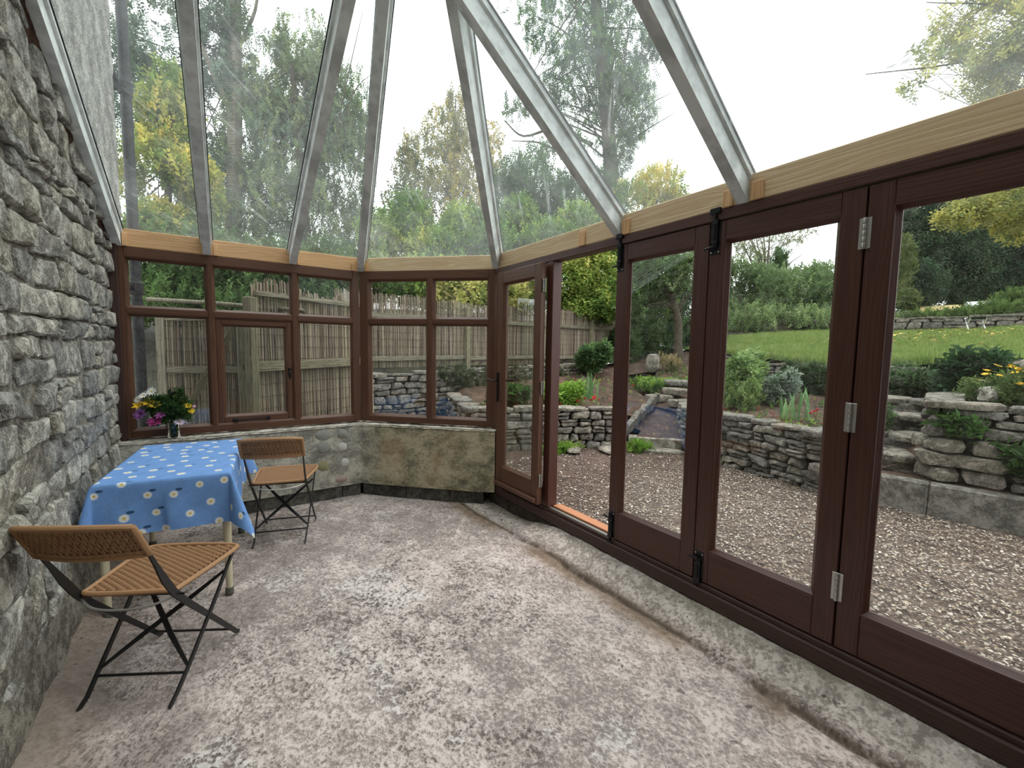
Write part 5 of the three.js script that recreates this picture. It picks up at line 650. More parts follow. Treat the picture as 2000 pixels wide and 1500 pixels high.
clump('border_plant', 'silvery grey-green spiky plant behind the sword-leaved irises', 'plant', [6.75, 0.64, -3.05], [0.3, 0.26, 0.26], 240, 'herb', cS([128, 146, 128], [150, 164, 148], [104, 126, 96]), 216, { stems: 14 });
scatter('weeds', 'low green weeds and seedlings scattered over the soil of the flower beds', 'weeds', 900, (r) => { const k = r(); if (k < 0.34) { const u = r(), v = r(), a = lerpLine([[2.95, 0.55, -5.0], [4, 0.6, -4.72], [4.7, 0.58, -4.42], [6.3, 0.58, -4.95]], u), b = lerpLine([[3.5, 0.58, -6.85], [4.3, 0.75, -7.05], [5.4, 0.85, -7.0], [6.9, 0.97, -6.85]], u); return [0, 1, 2].map((q) => mix(a[q], b[q], v)); } if (k < 0.62) { const u = r(), v = r(), a = lerpLine([[5.5, 0.63, -3.55], [5.25, 0.63, -2.9], [5.16, 0.63, -2.3], [5.05, 0.63, -1.85]], u), b = [7.85, 0.82, mix(-3.9, -1.9, u)]; return [0, 1, 2].map((q) => mix(a[q], b[q], v * v)); } const u = r(), v = r(); return [mix(6.7, 9.4, v), mix(0.62, 1.06, v) + 0.03, mix(-6.4, -4.6, u)]; }, SPRIG.herb[0], leafMat, [...LG, ...MG, ...cS([150, 70, 60])], [0.25, 0.75], 217, 0.5);
{ // ivy over the rear wall
  const t = thing('wall_ivy', 'grey-green ivy and dry stems spread over the low wall under the fence', 'ivy', [0, 0, 0]); const P = pathAt([[3.2, -7.02], [4.47, -7.18], [6.41, -6.96], [7.0, -6.82]]), r = rng(230), bl = []; for (let i = 0; i < 26; i++) { const q = P.at(r() * P.length), y = 0.62 + 0.55 * r(); bl.push([q.x, y, q.z + 0.06, 0.3, 0.16, 0.06, 34]); } crown(t, bl, 'small', cS([88, 100, 72], [112, 120, 92], [70, 84, 56], [134, 134, 112]), 231, { hole: 0.3, freq: 3 });
  const tw = []; for (let i = 0; i < 60; i++) { const q = P.at(r() * P.length), y = 0.55 + 0.5 * r(); tw.push(tube([[q.x, y, q.z + 0.1], [q.x + (r() - 0.5) * 0.3, y + 0.12, q.z + 0.14], [q.x + (r() - 0.5) * 0.6, y + 0.3 * r(), q.z + 0.1]], 0.003, 4, false)); } const m = add('twigs', tw, mat({ color: srgb(150, 142, 124) }), t); m.userData.kind = 'stuff';
}
function iris(label, pos, n, len, seed, group) { const t = thing('iris', label, 'plant', pos, 0, group), r = rng(seed), ms = [srgb(112, 152, 96), srgb(136, 172, 112), srgb(96, 136, 86)].map((c) => new THREE.MeshPhysicalMaterial({ color: c, roughness: 0.8, transmission: 0.2, thickness: 0, side: THREE.DoubleSide }));
  for (let i = 0; i < n; i++) { const a = r() * 6.28, ln = len * (0.6 + 0.45 * r()), lean = 0.08 + 0.3 * r(), bx = (r() - 0.5) * 0.2, bz = (r() - 0.5) * 0.14, w = 0.014 + 0.008 * r(), fa = a + 0.4; add('leaf', grid(2, 8, (u, v) => { const s = (u - 0.5) * 2 * w * (1 - v * v * v) * (0.8 + 0.4 * v), b = lean * ln * v * v; return [bx + Math.cos(a) * b + Math.cos(fa + 1.57) * s, ln * v, bz + Math.sin(a) * b + Math.sin(fa + 1.57) * s + (Math.abs(u - 0.5) < 0.1 ? 0.003 : 0)]; }), ms[Math.floor(r() * 3)], t); } return t; }
iris('fan of upright iris leaves at the back of the raised bed by the fence corner', [5.05, 0.6, -5.1], 16, 0.5, 240);
iris('clump of sword-shaped iris leaves on top of the curved stone wall', [5.62, 0.66, -2.42], 9, 0.32, 241);
iris('taller clump of sword-shaped iris leaves beside the red geranium', [5.68, 0.66, -2.22], 9, 0.4, 242);
function flowering(name, label, pos, spots, m, size, stemH, seed, bloom) { const t = thing(name, label, 'flower', pos), r = rng(seed); const st = []; for (const [x, y, z] of spots) st.push(tube([[x * 0.3, -0.02, z * 0.3], [x * 0.8, y * 0.6, z * 0.8], [x, y, z]], 0.003, 5, false)); add('stems', st, mat({ color: srgb(84, 112, 54) }), t).userData.kind = 'stuff'; for (const [x, y, z] of spots) { const b = add('bloom', bloom, m, t); b.position.set(x, y, z); b.scale.setScalar(size * (0.8 + 0.4 * r())); b.rotation.set((r() - 0.5) * 0.9, r() * 6, (r() - 0.5) * 0.9); } return t; }
const puff = merge([bloomGeo(8, 0.05, 1, 0.6, 0.3, 1), bloomGeo(7, 0.03, 0.8, 0.5, 0.9, 2), bloomGeo(5, 0.02, 0.6, 0.4, 1.8, 3)]), daisy = merge([bloomGeo(14, 0.12, 1, 0.34, 0.12, 4), bloomGeo(12, 0.1, 0.85, 0.3, 0.35, 5)]);
flowering('geranium', 'single red geranium flower beside the iris on the curved wall', [5.55, 0.66, -2.08], [[0, 0.13, 0], [0.03, 0.15, 0.02], [-0.03, 0.11, -0.02]], redMat, 0.036, 0.1, 250, puff);
flowering('begonia', 'red flowers along the front edge of the raised bed in the doorway', [4.35, 0.6, -4.78], [[-0.4, 0.09, 0.02], [-0.28, 0.07, 0.06], [-0.2, 0.08, 0], [0.05, 0.09, 0.06], [0.12, 0.11, 0.03], [0.3, 0.09, 0.1], [0.38, 0.12, 0.08], [0.44, 0.09, 0.12], [-0.35, 0.32, -0.3], [0.0, 0.32, -0.36], [0.1, 0.3, -0.4], [0.2, 0.12, 0.07]], redMat, 0.042, 0.1, 251, puff);
flowering('begonia', 'dusky red flowers in the bed seen through the folded door', [3.35, 0.6, -4.98], [[-0.3, 0.09, 0], [-0.22, 0.12, 0], [-0.1, 0.07, 0.05], [0.1, 0.06, 0.05]], redMat, 0.034, 0.1, 252, puff);
flowering('begonia', 'far scatter of red flowers in the bed below the apple tree', [7.0, 0.68, -5.6], [[-0.3, 0.1, 0], [-0.1, 0.12, 0.1], [0.1, 0.09, -0.1], [0.3, 0.1, 0], [0.5, 0.12, -0.2], [0.0, 0.1, 0.3], [-0.5, 0.1, 0.15]], redMat, 0.04, 0.1, 253, puff);
{ const r = rng(260), sp = []; for (let i = 0; i < 44; i++) { const a = r() * 6.28, k = Math.sqrt(r()); sp.push([Math.cos(a) * 0.34 * k, 0.16 + 0.2 * r() + 0.06 * (1 - k), Math.sin(a) * 0.5 * k]); } const t = flowering('rudbeckia', 'bush of bright yellow daisy flowers on top of the rock wall', [5.95, 1.0, -0.45], sp, yellowMat, 0.036, 0.2, 261, daisy); crown(t, [[0, 0.13, 0, 0.4, 0.15, 0.56, 620]], 'small', cS([84, 104, 62], [104, 124, 74], [66, 88, 50]), 262, { hole: 0.1, freq: 3 }); }
// ================= FENCE, GATE AND OTHER GARDEN THINGS =================
const reedGeo = new THREE.CylinderGeometry(1, 1, 1, 5, 1, true); const reedMat = mat({ color: 0xffffff, roughness: 0.85 });
const reedCols = cS([140, 128, 108], [162, 150, 128], [118, 106, 90], [182, 172, 150], [98, 88, 76], [150, 134, 122]);
function reeds(parent, path, bottom, top, seed, o = {}) { // a screen of upright reeds tied in rows with wire
  const P = pathAt(path), r = rng(seed), M = [], C = [], q = new THREE.Quaternion(), e = new THREE.Euler(), pitch = o.pitch || 0.011;
  for (let s = 0; s < P.length; s += pitch * (0.7 + 0.6 * r())) { const c = P.at(s), t = typeof top === 'function' ? top(s) : top, b = typeof bottom === 'function' ? bottom(s) : bottom, h = t - b + (r() - 0.5) * 0.07 * (o.ragged ?? 1), rad = 0.0042 + 0.0028 * r(), off = (r() - 0.5) * 0.014; e.set((r() - 0.5) * 0.03, 0, (r() - 0.5) * 0.035 + (o.lean || 0)); M.push(new THREE.Matrix4().compose(new THREE.Vector3(c.x + c.dz * off, b + h / 2, c.z - c.dx * off), q.setFromEuler(e).clone(), new THREE.Vector3(rad, h, rad))); C.push(reedCols[Math.floor(r() * reedCols.length)].clone().multiplyScalar(0.75 + 0.5 * r())); }
  instanced('reed_screen', reedGeo, reedMat, M, C, parent);
  const w = []; for (let y = 0.1; y < 1.9; y += 0.125) { const pts = []; for (let i = 0; i <= 24; i++) { const s = i / 24 * P.length, c = P.at(s), t = typeof top === 'function' ? top(s) : top, b = typeof bottom === 'function' ? bottom(s) : bottom; if (b + y < t - 0.04) pts.push([c.x - c.dz * 0.013, b + y, c.z + c.dx * 0.013]); } if (pts.length > 2) w.push(tube(pts, 0.0022, 4, false)); }
  const m = add('tie_wire', w, mat({ color: srgb(60, 54, 48), roughness: 0.6 }), parent); m.userData.kind = 'stuff';
}
const beam = (parent, name, a, b, w, h, m, roll = 0) => { const A = new THREE.Vector3(...a), B = new THREE.Vector3(...b), d = B.clone().sub(A), o = add(name, box(d.length(), h, w, 0.004, 0), m, parent); o.position.copy(A).add(B).multiplyScalar(0.5); o.quaternion.setFromUnitVectors(new THREE.Vector3(1, 0, 0), d.normalize()); if (roll) o.rotateX(roll); return o; };
{
  const f = thing('reed_fence', 'long reed fence with wooden rails standing on the low wall behind the garden', 'fence', [0, 0, 0]);
  const path = [[1.5, -6.98], [4.1, -7.66], [6.2, -8.04], [8.25, -8.42], [9.4, -8.56]], wave = (s) => 2.30 + 0.03 * s / 3 + 0.05 * Math.sin(s * 3.3 + 0.7) * sm(1.5, 4, s) + 0.03 * (fbm(s * 2, 4, 0, 3) - 0.5) * 2;
  reeds(f, path, 1.1, wave, 310, { pitch: 0.0105 });
  for (const [x, z] of [[1.62, -6.97], [4.12, -7.62], [6.2, -7.99], [8.22, -8.36]]) { const o = add('fence_post', boxAt(-0.05, 0.05, 0.95, 2.24, -0.05, 0.05, 0.008, 1), greyWoodMatB, f); o.position.set(x, 0, z + 0.02); o.rotation.y = 0.2; }
  for (let i = 0; i + 1 < path.length; i++) { const [a, b] = [path[i], path[i + 1]], y = [1.95, 1.985, 2.01, 2.02][i]; beam(f, 'fence_rail', [a[0], y, a[1] + 0.045], [b[0], y + 0.02, b[1] + 0.045], 0.04, 0.075, greyWoodMat); beam(f, 'fence_rail', [a[0], 1.24, a[1] + 0.045], [b[0], 1.27, b[1] + 0.045], 0.04, 0.075, greyWoodMat); }
}
{
  const f = thing('reed_fence', 'short tall reed fence panel with one pale rail beside the gate outside the window', 'fence', [0, 0, 0]);
  const path = [[0.31, -4.95], [1.0, -5.44], [1.6, -5.86], [2.0, -6.75]];
  reeds(f, path, 0.08, (s) => 2.04 + 0.06 * Math.sin(s * 5) + 0.03 * s, 312, { pitch: 0.0098, lean: 0.01 });
  for (const [x, z, t] of [[0.295, -4.88, 1.9], [1.62, -5.8, 2.0]]) { const o = add('fence_post', boxAt(-0.046, 0.046, 0.06, t, -0.046, 0.046, 0.006, 1), greyWoodMatB, f); o.position.set(x, 0, z); o.rotation.y = 0.6; }
  beam(f, 'fence_rail', [0.34, 1.235, -4.90], [1.6, 1.26, -5.78], 0.045, 0.1, greyWoodMatB); beam(f, 'fence_rail', [0.34, 1.95, -4.93], [1.6, 1.97, -5.81], 0.035, 0.05, greyWoodMat);
}
{
  const g = thing('garden_gate', 'weathered wooden garden gate with a diagonal brace and reed infill outside the window', 'gate', [0, 0, 0]);
  const A = [-0.47, -5.69], B = [0.245, -5.02], at = (t, y, o = 0) => [mix(A[0], B[0], t) + o * 0.68, y, mix(A[1], B[1], t) + o * 0.73];
  reeds(g, [A, B], 0.15, 1.74, 314, { pitch: 0.0095, ragged: 0.2 });
  for (const [t, n] of [[0.02, 'gate_stile'], [0.955, 'gate_stile']]) { const o = add(n, boxAt(-0.055, 0.055, 0.1, 1.78, -0.022, 0.022, 0.004, 1), greyWoodMat, g); const p = at(t, 0, 0.03); o.position.set(p[0], 0, p[2]); o.rotation.y = -Math.atan2(B[1] - A[1], B[0] - A[0]); }
  beam(g, 'gate_rail', at(0, 1.72, 0.03), at(1, 1.72, 0.03), 0.035, 0.09, greyWoodMat); beam(g, 'gate_rail', at(0, 1.18, 0.03), at(1, 1.2, 0.03), 0.035, 0.07, greyWoodMat); beam(g, 'gate_rail', at(0, 0.2, 0.03), at(1, 0.2, 0.03), 0.035, 0.09, greyWoodMat);
  beam(g, 'gate_brace', at(0.06, 0.45, 0.052), at(0.94, 1.74, 0.052), 0.02, 0.085, greyWoodMatB);
  add('gate_latch', [tube([at(0.72, 1.225, 0.07), at(1.06, 1.225, 0.07)], 0.014, 8), box(0.05, 0.06, 0.02, 0.003).translate(...at(0.95, 1.225, 0.065)), box(0.04, 0.07, 0.03, 0.003).translate(...at(1.04, 1.225, 0.07)), tube([at(0.78, 1.225, 0.07), at(0.78, 1.25, 0.09)], 0.008, 6)], blackBolt, g);
}
{ const p = thing('wooden_pole', 'thin grey pole slung across above the garden gate', 'pole', [0, 0, 0]); add('pole', tube([[-0.57, 1.91, -6.0], [0.0, 1.875, -5.55], [0.78, 1.805, -4.98]], 0.022, 8), greyWoodMat, p); add('rope_tie', tube(Array.from({ length: 25 }, (_, i) => [0.56 + 0.003 * i / 4, 1.825 + 0.028 * Math.sin(i), -5.145 + 0.028 * Math.cos(i)]), 0.004, 5), mat({ color: srgb(90, 84, 70) }), p); }
{
  const m = mat({ color: srgb(52, 55, 62), roughness: 0.6, bumpMap: rep(bumpCoarse, 0.2, 0.2), bumpScale: 0.002, map: rep(stoneTex, 0.6, 0.6) });
  const p = thing('drainpipe', 'dark cast-iron drainpipe running up beside the corner of the stone house wall', 'drainpipe', [-0.575, 0, -5.31]);
  add('pipe', tube([[0, 0.05, 0], [0, 2, 0], [0, 4, 0], [0, 6.6, 0]], 0.042, 20), m, p);
  for (const y of [0.5, 1.95, 3.7, 5.5]) { add('pipe_collar', lathe([[0.043, -0.06], [0.052, -0.055], [0.052, 0.03], [0.056, 0.035], [0.056, 0.055], [0.043, 0.06]], 20).translate(0, y, 0), m, p); add('pipe_bracket', [boxAt(-0.075, -0.03, y - 0.018, y + 0.018, -0.03, 0.36, 0.003), boxAt(-0.09, -0.04, y - 0.018, y + 0.018, -0.05, 0.01, 0.003)], m, p); }
}
{ // folding stool far up the lawn
  const s = thing('folding_stool', 'small folding stool with crossed white legs standing at the far edge of the lawn', 'stool', [17.2, 2.06, -2.75], 0.4), wm = mat({ color: srgb(232, 232, 228) });
  for (const z of [-0.16, 0.16]) { add('leg', tube([[-0.28, 0, z], [0.22, 0.42, z]], 0.016, 8), wm, s); add('leg', tube([[0.28, 0, z], [-0.22, 0.42, z]], 0.016, 8), wm, s); }
  add('seat', grid(10, 4, (u, v) => [mix(-0.26, 0.26, u), 0.43 - 0.05 * Math.sin(u * 3.14), mix(-0.2, 0.2, v)]), mat({ color: srgb(58, 66, 78), side: THREE.DoubleSide }), s);
}
function car(label, x, y, z, turn, col) {
  const c = thing('car', label, 'car', [x, y, z], turn), body = new THREE.Shape(), pm = mat({ color: col, roughness: 0.3, metalness: 0.1 }), gm = mat({ color: srgb(40, 48, 54), roughness: 0.15 });
  body.moveTo(-2, 0.3); body.lineTo(-2.02, 0.75); body.quadraticCurveTo(-1.5, 0.95, -1.05, 0.95); body.quadraticCurveTo(-0.5, 1.42, 0.05, 1.44); body.quadraticCurveTo(0.9, 1.46, 1.5, 1.0); body.lineTo(2, 0.92); body.lineTo(2.02, 0.3); body.lineTo(-2, 0.3);
  add('body', planarUV(new THREE.ExtrudeGeometry(body, { depth: 1.5, bevelEnabled: true, bevelSize: 0.08, bevelThickness: 0.08, bevelSegments: 3, curveSegments: 10 }).translate(0, 0, -0.75)), pm, c);
  const win = new THREE.Shape(); win.moveTo(-0.85, 0.98); win.quadraticCurveTo(-0.4, 1.34, 0.05, 1.36); win.quadraticCurveTo(0.8, 1.37, 1.2, 1.04); win.lineTo(-0.85, 0.98);
  for (const s of [-1, 1]) add('window', planarUV(new THREE.ExtrudeGeometry(win, { depth: 0.02, bevelEnabled: false }).translate(0, 0, s * 0.835 - 0.01)), gm, c);
  for (const a of [-1.25, 1.25]) for (const s of [-1, 1]) add('wheel', lathe([[0.001, -0.09], [0.2, -0.09], [0.3, -0.08], [0.32, 0], [0.3, 0.08], [0.2, 0.09], [0.001, 0.09]], 20).rotateX(Math.PI / 2).translate(a, 0.32, s * 0.72), gasketMat, c);
}
car('pale yellow car parked beyond the bank, only its roof showing', 33.2, 2.68, -6.75, 0.25, srgb(226, 206, 150)); car('white car parked beyond the bank to the right of the yellow one', 31.8, 2.66, -4.7, 0.2, srgb(228, 230, 232));

// ================= TABLE, CHAIRS, FLOWERS =================
{
  const TX = -0.19, TZ = -3.41, TT = -0.105, W = 0.29, L = 0.5, Y = 0.728, cream = mat({ color: srgb(214, 204, 174), roughness: 0.5, bumpMap: rep(bumpFine, 0.2, 0.2), bumpScale: 0.0006 });
  const t = thing('dining_table', 'small table with round cream legs under a blue daisy cloth against the stone wall', 'table', [TX, 0, TZ], TT);
  add('tabletop', boxAt(-W, W, Y - 0.03, Y - 0.003, -L, L, 0.004), cream, t);
  for (const s of [-1, 1]) { add('apron', boxAt(-W + 0.05, W - 0.05, Y - 0.1, Y - 0.03, s * (L - 0.05) - 0.01, s * (L - 0.05) + 0.01, 0.002), cream, t); add('apron', boxAt(s * (W - 0.04) - 0.01, s * (W - 0.04) + 0.01, Y - 0.1, Y - 0.03, -L + 0.05, L - 0.05, 0.002), cream, t); }
  for (const x of [-1, 1]) for (const z of [-1, 1]) { const l = add('leg', lathe([[0.0001, 0.03], [0.0175, 0.03], [0.0185, 0.2], [0.0235, Y - 0.1], [0.0245, Y - 0.03], [0.0001, Y - 0.03]], 18).translate(x * (W - 0.022), 0, z * (L - 0.03)), cream, t); add('rubber_foot', lathe([[0.0001, 0.001], [0.021, 0.001], [0.0225, 0.012], [0.0205, 0.042], [0.018, 0.045]], 18).translate(x * (W - 0.022), 0.001, z * (L - 0.03)), mat({ color: srgb(92, 92, 84) }), l); }
  // printed daisy cloth
  const H = 0.285, SW = 2 * (W + H), SL = 2 * (L + H), TW = 1024, TH = Math.round(1024 * SL / SW), r = rng(500), spots = [];
  for (let i = 0; i < 6000 && spots.length < 150; i++) { const s = [r() * SW, r() * SL, 0.019 + 0.004 * r(), r() * 6.28, r() < 0.3]; if (spots.every((q) => Math.hypot(q[0] - s[0], q[1] - s[1]) > 0.098)) spots.push(s); }
  const px = new Float32Array(TW * TH * 3), weave = ND; for (let j = 0; j < TH; j++) for (let i = 0; i < TW; i++) { const k = (j * TW + i) * 3, v = 0.9 + 0.14 * weave[((j * 3) % 512) * 512 + ((i * 3) % 512)] + 0.05 * NC[((j * 2) & 1023) * 1024 + ((i * 2) & 1023)], b = [114, 158, 220]; px[k] = b[0] * v; px[k + 1] = b[1] * v; px[k + 2] = b[2] * v; }
  for (const [sx, sy, rad, an, lf] of spots) { const ppm = TW / SW, ci = sx * ppm, cj = sy * ppm, n = Math.ceil(rad * 2.2 * ppm); for (let j = -n; j <= n; j++) for (let i = -n; i <= n; i++) { const X = Math.round(ci + i), Z = Math.round(cj + j); if (X < 0 || Z < 0 || X >= TW || Z >= TH) continue; const d = Math.hypot(i, j) / ppm / rad, a = Math.atan2(j, i) + an, k = (Z * TW + X) * 3; let c = null; if (d < 0.3) c = [226, 190, 84]; else if (d < 0.72 + 0.3 * Math.abs(Math.cos(a * 6.5))) c = [244, 244, 240].map((q) => q * (0.9 + 0.1 * Math.abs(Math.cos(a * 6.5)))); else if (lf) { const u = (i / ppm - rad * 1.1) / (rad * 0.75), v = (j / ppm + rad * 1.2) / (rad * 0.35); if (u * u + v * v < 1) c = [40, 78, 120]; } if (c) { px[k] = c[0]; px[k + 1] = c[1]; px[k + 2] = c[2]; } } }
  const cm = mat({ color: 0xffffff, map: dataTex(TW, TH, (i, j, k) => [px[k * 3], px[k * 3 + 1], px[k * 3 + 2]]), roughness: 0.72, side: THREE.DoubleSide, bumpMap: rep(bumpFine, 0.18, 0.13), bumpScale: 0.0012 });
  const cl = thing('tablecloth', 'blue cloth printed with white daisies draped over the table', 'tablecloth', [TX, 0, TZ], TT);
  add('cloth', grid(110, 150, (u, v) => {
    const p = (u - 0.5) * SW, q = (v - 0.5) * SL, dx = Math.max(Math.abs(p) - W, 0), dz = Math.max(Math.abs(q) - L, 0), sx = Math.sign(p), sz = Math.sign(q), cx = Math.min(Math.abs(p), W) * sx, cz = Math.min(Math.abs(q), L) * sz, s = Math.hypot(dx, dz);
    const top = Y + 0.003 + 0.0012 * (fbm(p * 7, q * 7, 1, 3) - 0.5); if (s < 1e-6) return [cx, top, cz];
    const ph = Math.atan2(dz, dx), cor = Math.pow(Math.sin(2 * ph), 1.3), wv = (1 - cor) * 0.011 * (fbm(p * 6, q * 6, 9, 3) - 0.5) * 2 * sm(0, 0.2, s) + (1 - cor) * 0.008 * Math.sin((dx > dz ? q : p) * 19 + sx) * sm(0.03, 0.25, s);
    const o = Math.min(s * 0.97, 0.010 * (1 - Math.exp(-s / 0.012)) + s * (0.035 + (sx < 0 ? 0.25 : 0.36) * cor) + wv), drop = Math.sqrt(Math.max(1e-6, s * s - Math.max(0, o - 0.008) ** 2)) - 0.006 * (1 - Math.exp(-s / 0.012));
    return [cx + sx * Math.cos(ph) * o, top - drop, cz + sz * Math.sin(ph) * o];
  }), cm, cl);
}
const canes = [srgb(152, 112, 76), srgb(120, 84, 54), srgb(168, 126, 88)].map((c) => mat({ color: c, roughness: 0.6, bumpMap: rep(bumpFine, 0.06, 0.06), bumpScale: 0.0006 }));
function makeChair(label) {
  const t = thing('folding_chair', label, 'chair', [0, 0, 0], 0, 'wicker folding chairs at the table'), SY = 0.455, Z0 = -0.175, Z1 = 0.225, hw = (z) => mix(0.168, 0.206, (z - Z0) / (Z1 - Z0));
  const seat = new THREE.Group(); seat.name = numbered('seat'); t.add(seat);
  const st = [], wv = [], NS = 17, NWV = 30;
  for (let i = 0; i < NS; i++) { const a = -1 + 2 * (i + 0.5) / NS; st.push(tube([[a * hw(Z0) * 0.94, SY, Z0 + 0.008], [a * hw(Z1) * 0.94, SY, Z1 - 0.008]], 0.0048, 6, false)); }
  for (let j = 0; j < NWV; j++) { const z = mix(Z0 + 0.012, Z1 - 0.012, j / (NWV - 1)), pts = []; for (let i = 0; i <= NS * 2; i++) { const a = -1 + 2 * i / (NS * 2); pts.push([a * hw(z) * 0.95, SY + 0.0052 * Math.sin(i * Math.PI / 2 + (j % 2) * Math.PI + Math.PI / 2 * 0), z]); } wv.push(tube(pts, 0.0062, 5, false)); }
  add('stakes', st, canes[1], seat).userData.kind = 'stuff'; add('weave', wv, canes[0], seat).userData.kind = 'stuff';
  add('seat_rim', tube(smoothPts([[-hw(Z0), SY, Z0], [hw(Z0), SY, Z0], [hw(Z0) + 0.004, SY, Z0 + 0.03], [hw(Z1), SY, Z1 - 0.03], [hw(Z1) - 0.012, SY, Z1], [-hw(Z1) + 0.012, SY, Z1], [-hw(Z1), SY, Z1 - 0.03], [-hw(Z0) - 0.004, SY, Z0 + 0.03], [-hw(Z0), SY, Z0]], 90), 0.0105, 8), canes[2], seat);
  const back = new THREE.Group(); back.name = numbered('backrest'); t.add(back);
  const BH = 0.128, bw = 0.19, B = (a, b, off = 0) => { const y = 0.68 + BH * (b + 1) / 2 + 0.012 * (1 - a * a) * (b > 0 ? b : 0) , z = -0.322 - 0.07 * (b + 1) / 2 - 0.034 * (1 - a * a); return [a * bw, y + off * 0.5, z - off]; };
  const bs = [], bv = []; for (let i = 0; i < 32; i++) { const a = -0.94 + 1.88 * i / 31, pts = []; for (let k = 0; k <= 14; k++) pts.push(B(a + 0.012 * (k / 14 - 0.5), -0.9 + 1.8 * k / 14, 0.004 * Math.sin(k * Math.PI / 2 + (i % 2) * Math.PI))); bv.push(tube(pts, 0.006, 5, false)); } for (let k = 0; k < 8; k++) { const b = -0.85 + 1.7 * k / 7; bs.push(tube(Array.from({ length: 21 }, (_, i) => B(-0.95 + 1.9 * i / 20, b)), 0.0042, 5, false)); }
  add('stakes', bs, canes[1], back).userData.kind = 'stuff'; add('weave', bv, canes[0], back).userData.kind = 'stuff';
  const rim = []; for (let i = 0; i <= 20; i++) rim.push(B(-1 + i / 10, 1)); for (let i = 1; i <= 5; i++) rim.push(B(1, 1 - 2 * i / 5)); for (let i = 1; i <= 20; i++) rim.push(B(1 - i / 10, -1)); for (let i = 1; i <= 5; i++) rim.push(B(-1, -1 + 2 * i / 5));
  add('back_rim', tube(rim, 0.0115, 8), canes[2], back);
  add('back_band', [grid(24, 3, (u, v) => B(-1 + 2 * u, 0.98 - 0.24 * v, -0.0095)), grid(24, 3, (u, v) => B(-1 + 2 * u, 0.98 - 0.24 * v, 0.0095)), grid(24, 3, (u, v) => B(-1 + 2 * u, -0.74 - 0.24 * v, 0.0095)), grid(24, 3, (u, v) => B(-1 + 2 * u, -0.74 - 0.24 * v, -0.0095))], canes[2], back);
  for (const s of [-1, 1]) {
    add('upright', strap([[s * 0.186, 0.79, -0.382], [s * 0.184, 0.68, -0.318], [s * 0.182, 0.62, -0.285], [s * 0.180, 0.54, -0.243], [s * 0.179, 0.458, -0.192], [s * 0.180, 0.39, -0.135], [s * 0.181, 0.2, 0.045], [s * 0.182, 0.012, 0.222], [s * 0.182, 0.003, 0.245]], [0.01, 0.012, 0.016, 0.03, 0.03, 0.026, 0.022, 0.02, 0.014], 0.007), blackIron, t);
    add('leg', strap([[s * 0.192, 0.442, 0.2], [s * 0.186, 0.3, 0.075], [s * 0.176, 0.1, -0.118], [s * 0.170, 0.03, -0.19], [s * 0.170, 0.004, -0.235]], [0.018, 0.02, 0.02, 0.02, 0.014], 0.008), blackIron, t);
    add('brace', strap([[s * 0.18, 0.37, 0.14], [s * 0.06, 0.275, 0.048], [-s * 0.06, 0.185, -0.04 - 0.008 * s], [-s * 0.17, 0.1, -0.122]], [0.012, 0.02, 0.02, 0.012], 0.006, [0, 0.64, -0.77]), blackIron, t);
    add('rivet', lathe([[0.0001, 0.005], [0.006, 0.003], [0.007, 0]], 10).rotateZ(-s * Math.PI / 2).translate(s * 0.186, 0.235, 0.01), blackIron, t);
  }
  add('stretcher', tube([[-0.172, 0.075, -0.135], [0.172, 0.075, -0.135]], 0.0055, 8), blackIron, t); add('stretcher', tube([[-0.18, 0.045, 0.19], [0.18, 0.045, 0.19]], 0.0055, 8), blackIron, t);
  add('seat_rod', tube([[-0.2, 0.437, -0.165], [0.2, 0.437, -0.165]], 0.005, 8), blackIron, t); add('seat_rod', tube([[-0.2, 0.437, 0.19], [0.2, 0.437, 0.19]], 0.005, 8), blackIron, t);
  add('seat_wire', tube(smoothPts([[-0.178, 0.435, -0.18], [-0.1, 0.42, -0.225], [0, 0.415, -0.236], [0.1, 0.42, -0.225], [0.178, 0.435, -0.18]], 16), 0.0045, 7), steelMat, t);
  return t;
}
const chair1 = makeChair('wicker-seated black iron folding chair standing close to the camera with its back turned');
chair1.position.set(-0.2235, 0.006, -2.373); chair1.rotation.y = Math.atan2(0.50, -0.866);
const chair2 = chair1.clone(); chair2.name = numbered('folding_chair'); scene.add(chair2); chair2.position.set(0.41, 0.006, -3.66); chair2.rotation.y = Math.atan2(0.30, 0.954);
chair2.userData = { ...chair1.userData, label: 'wicker-seated black iron folding chair behind the table with its back to the low concrete wall' };
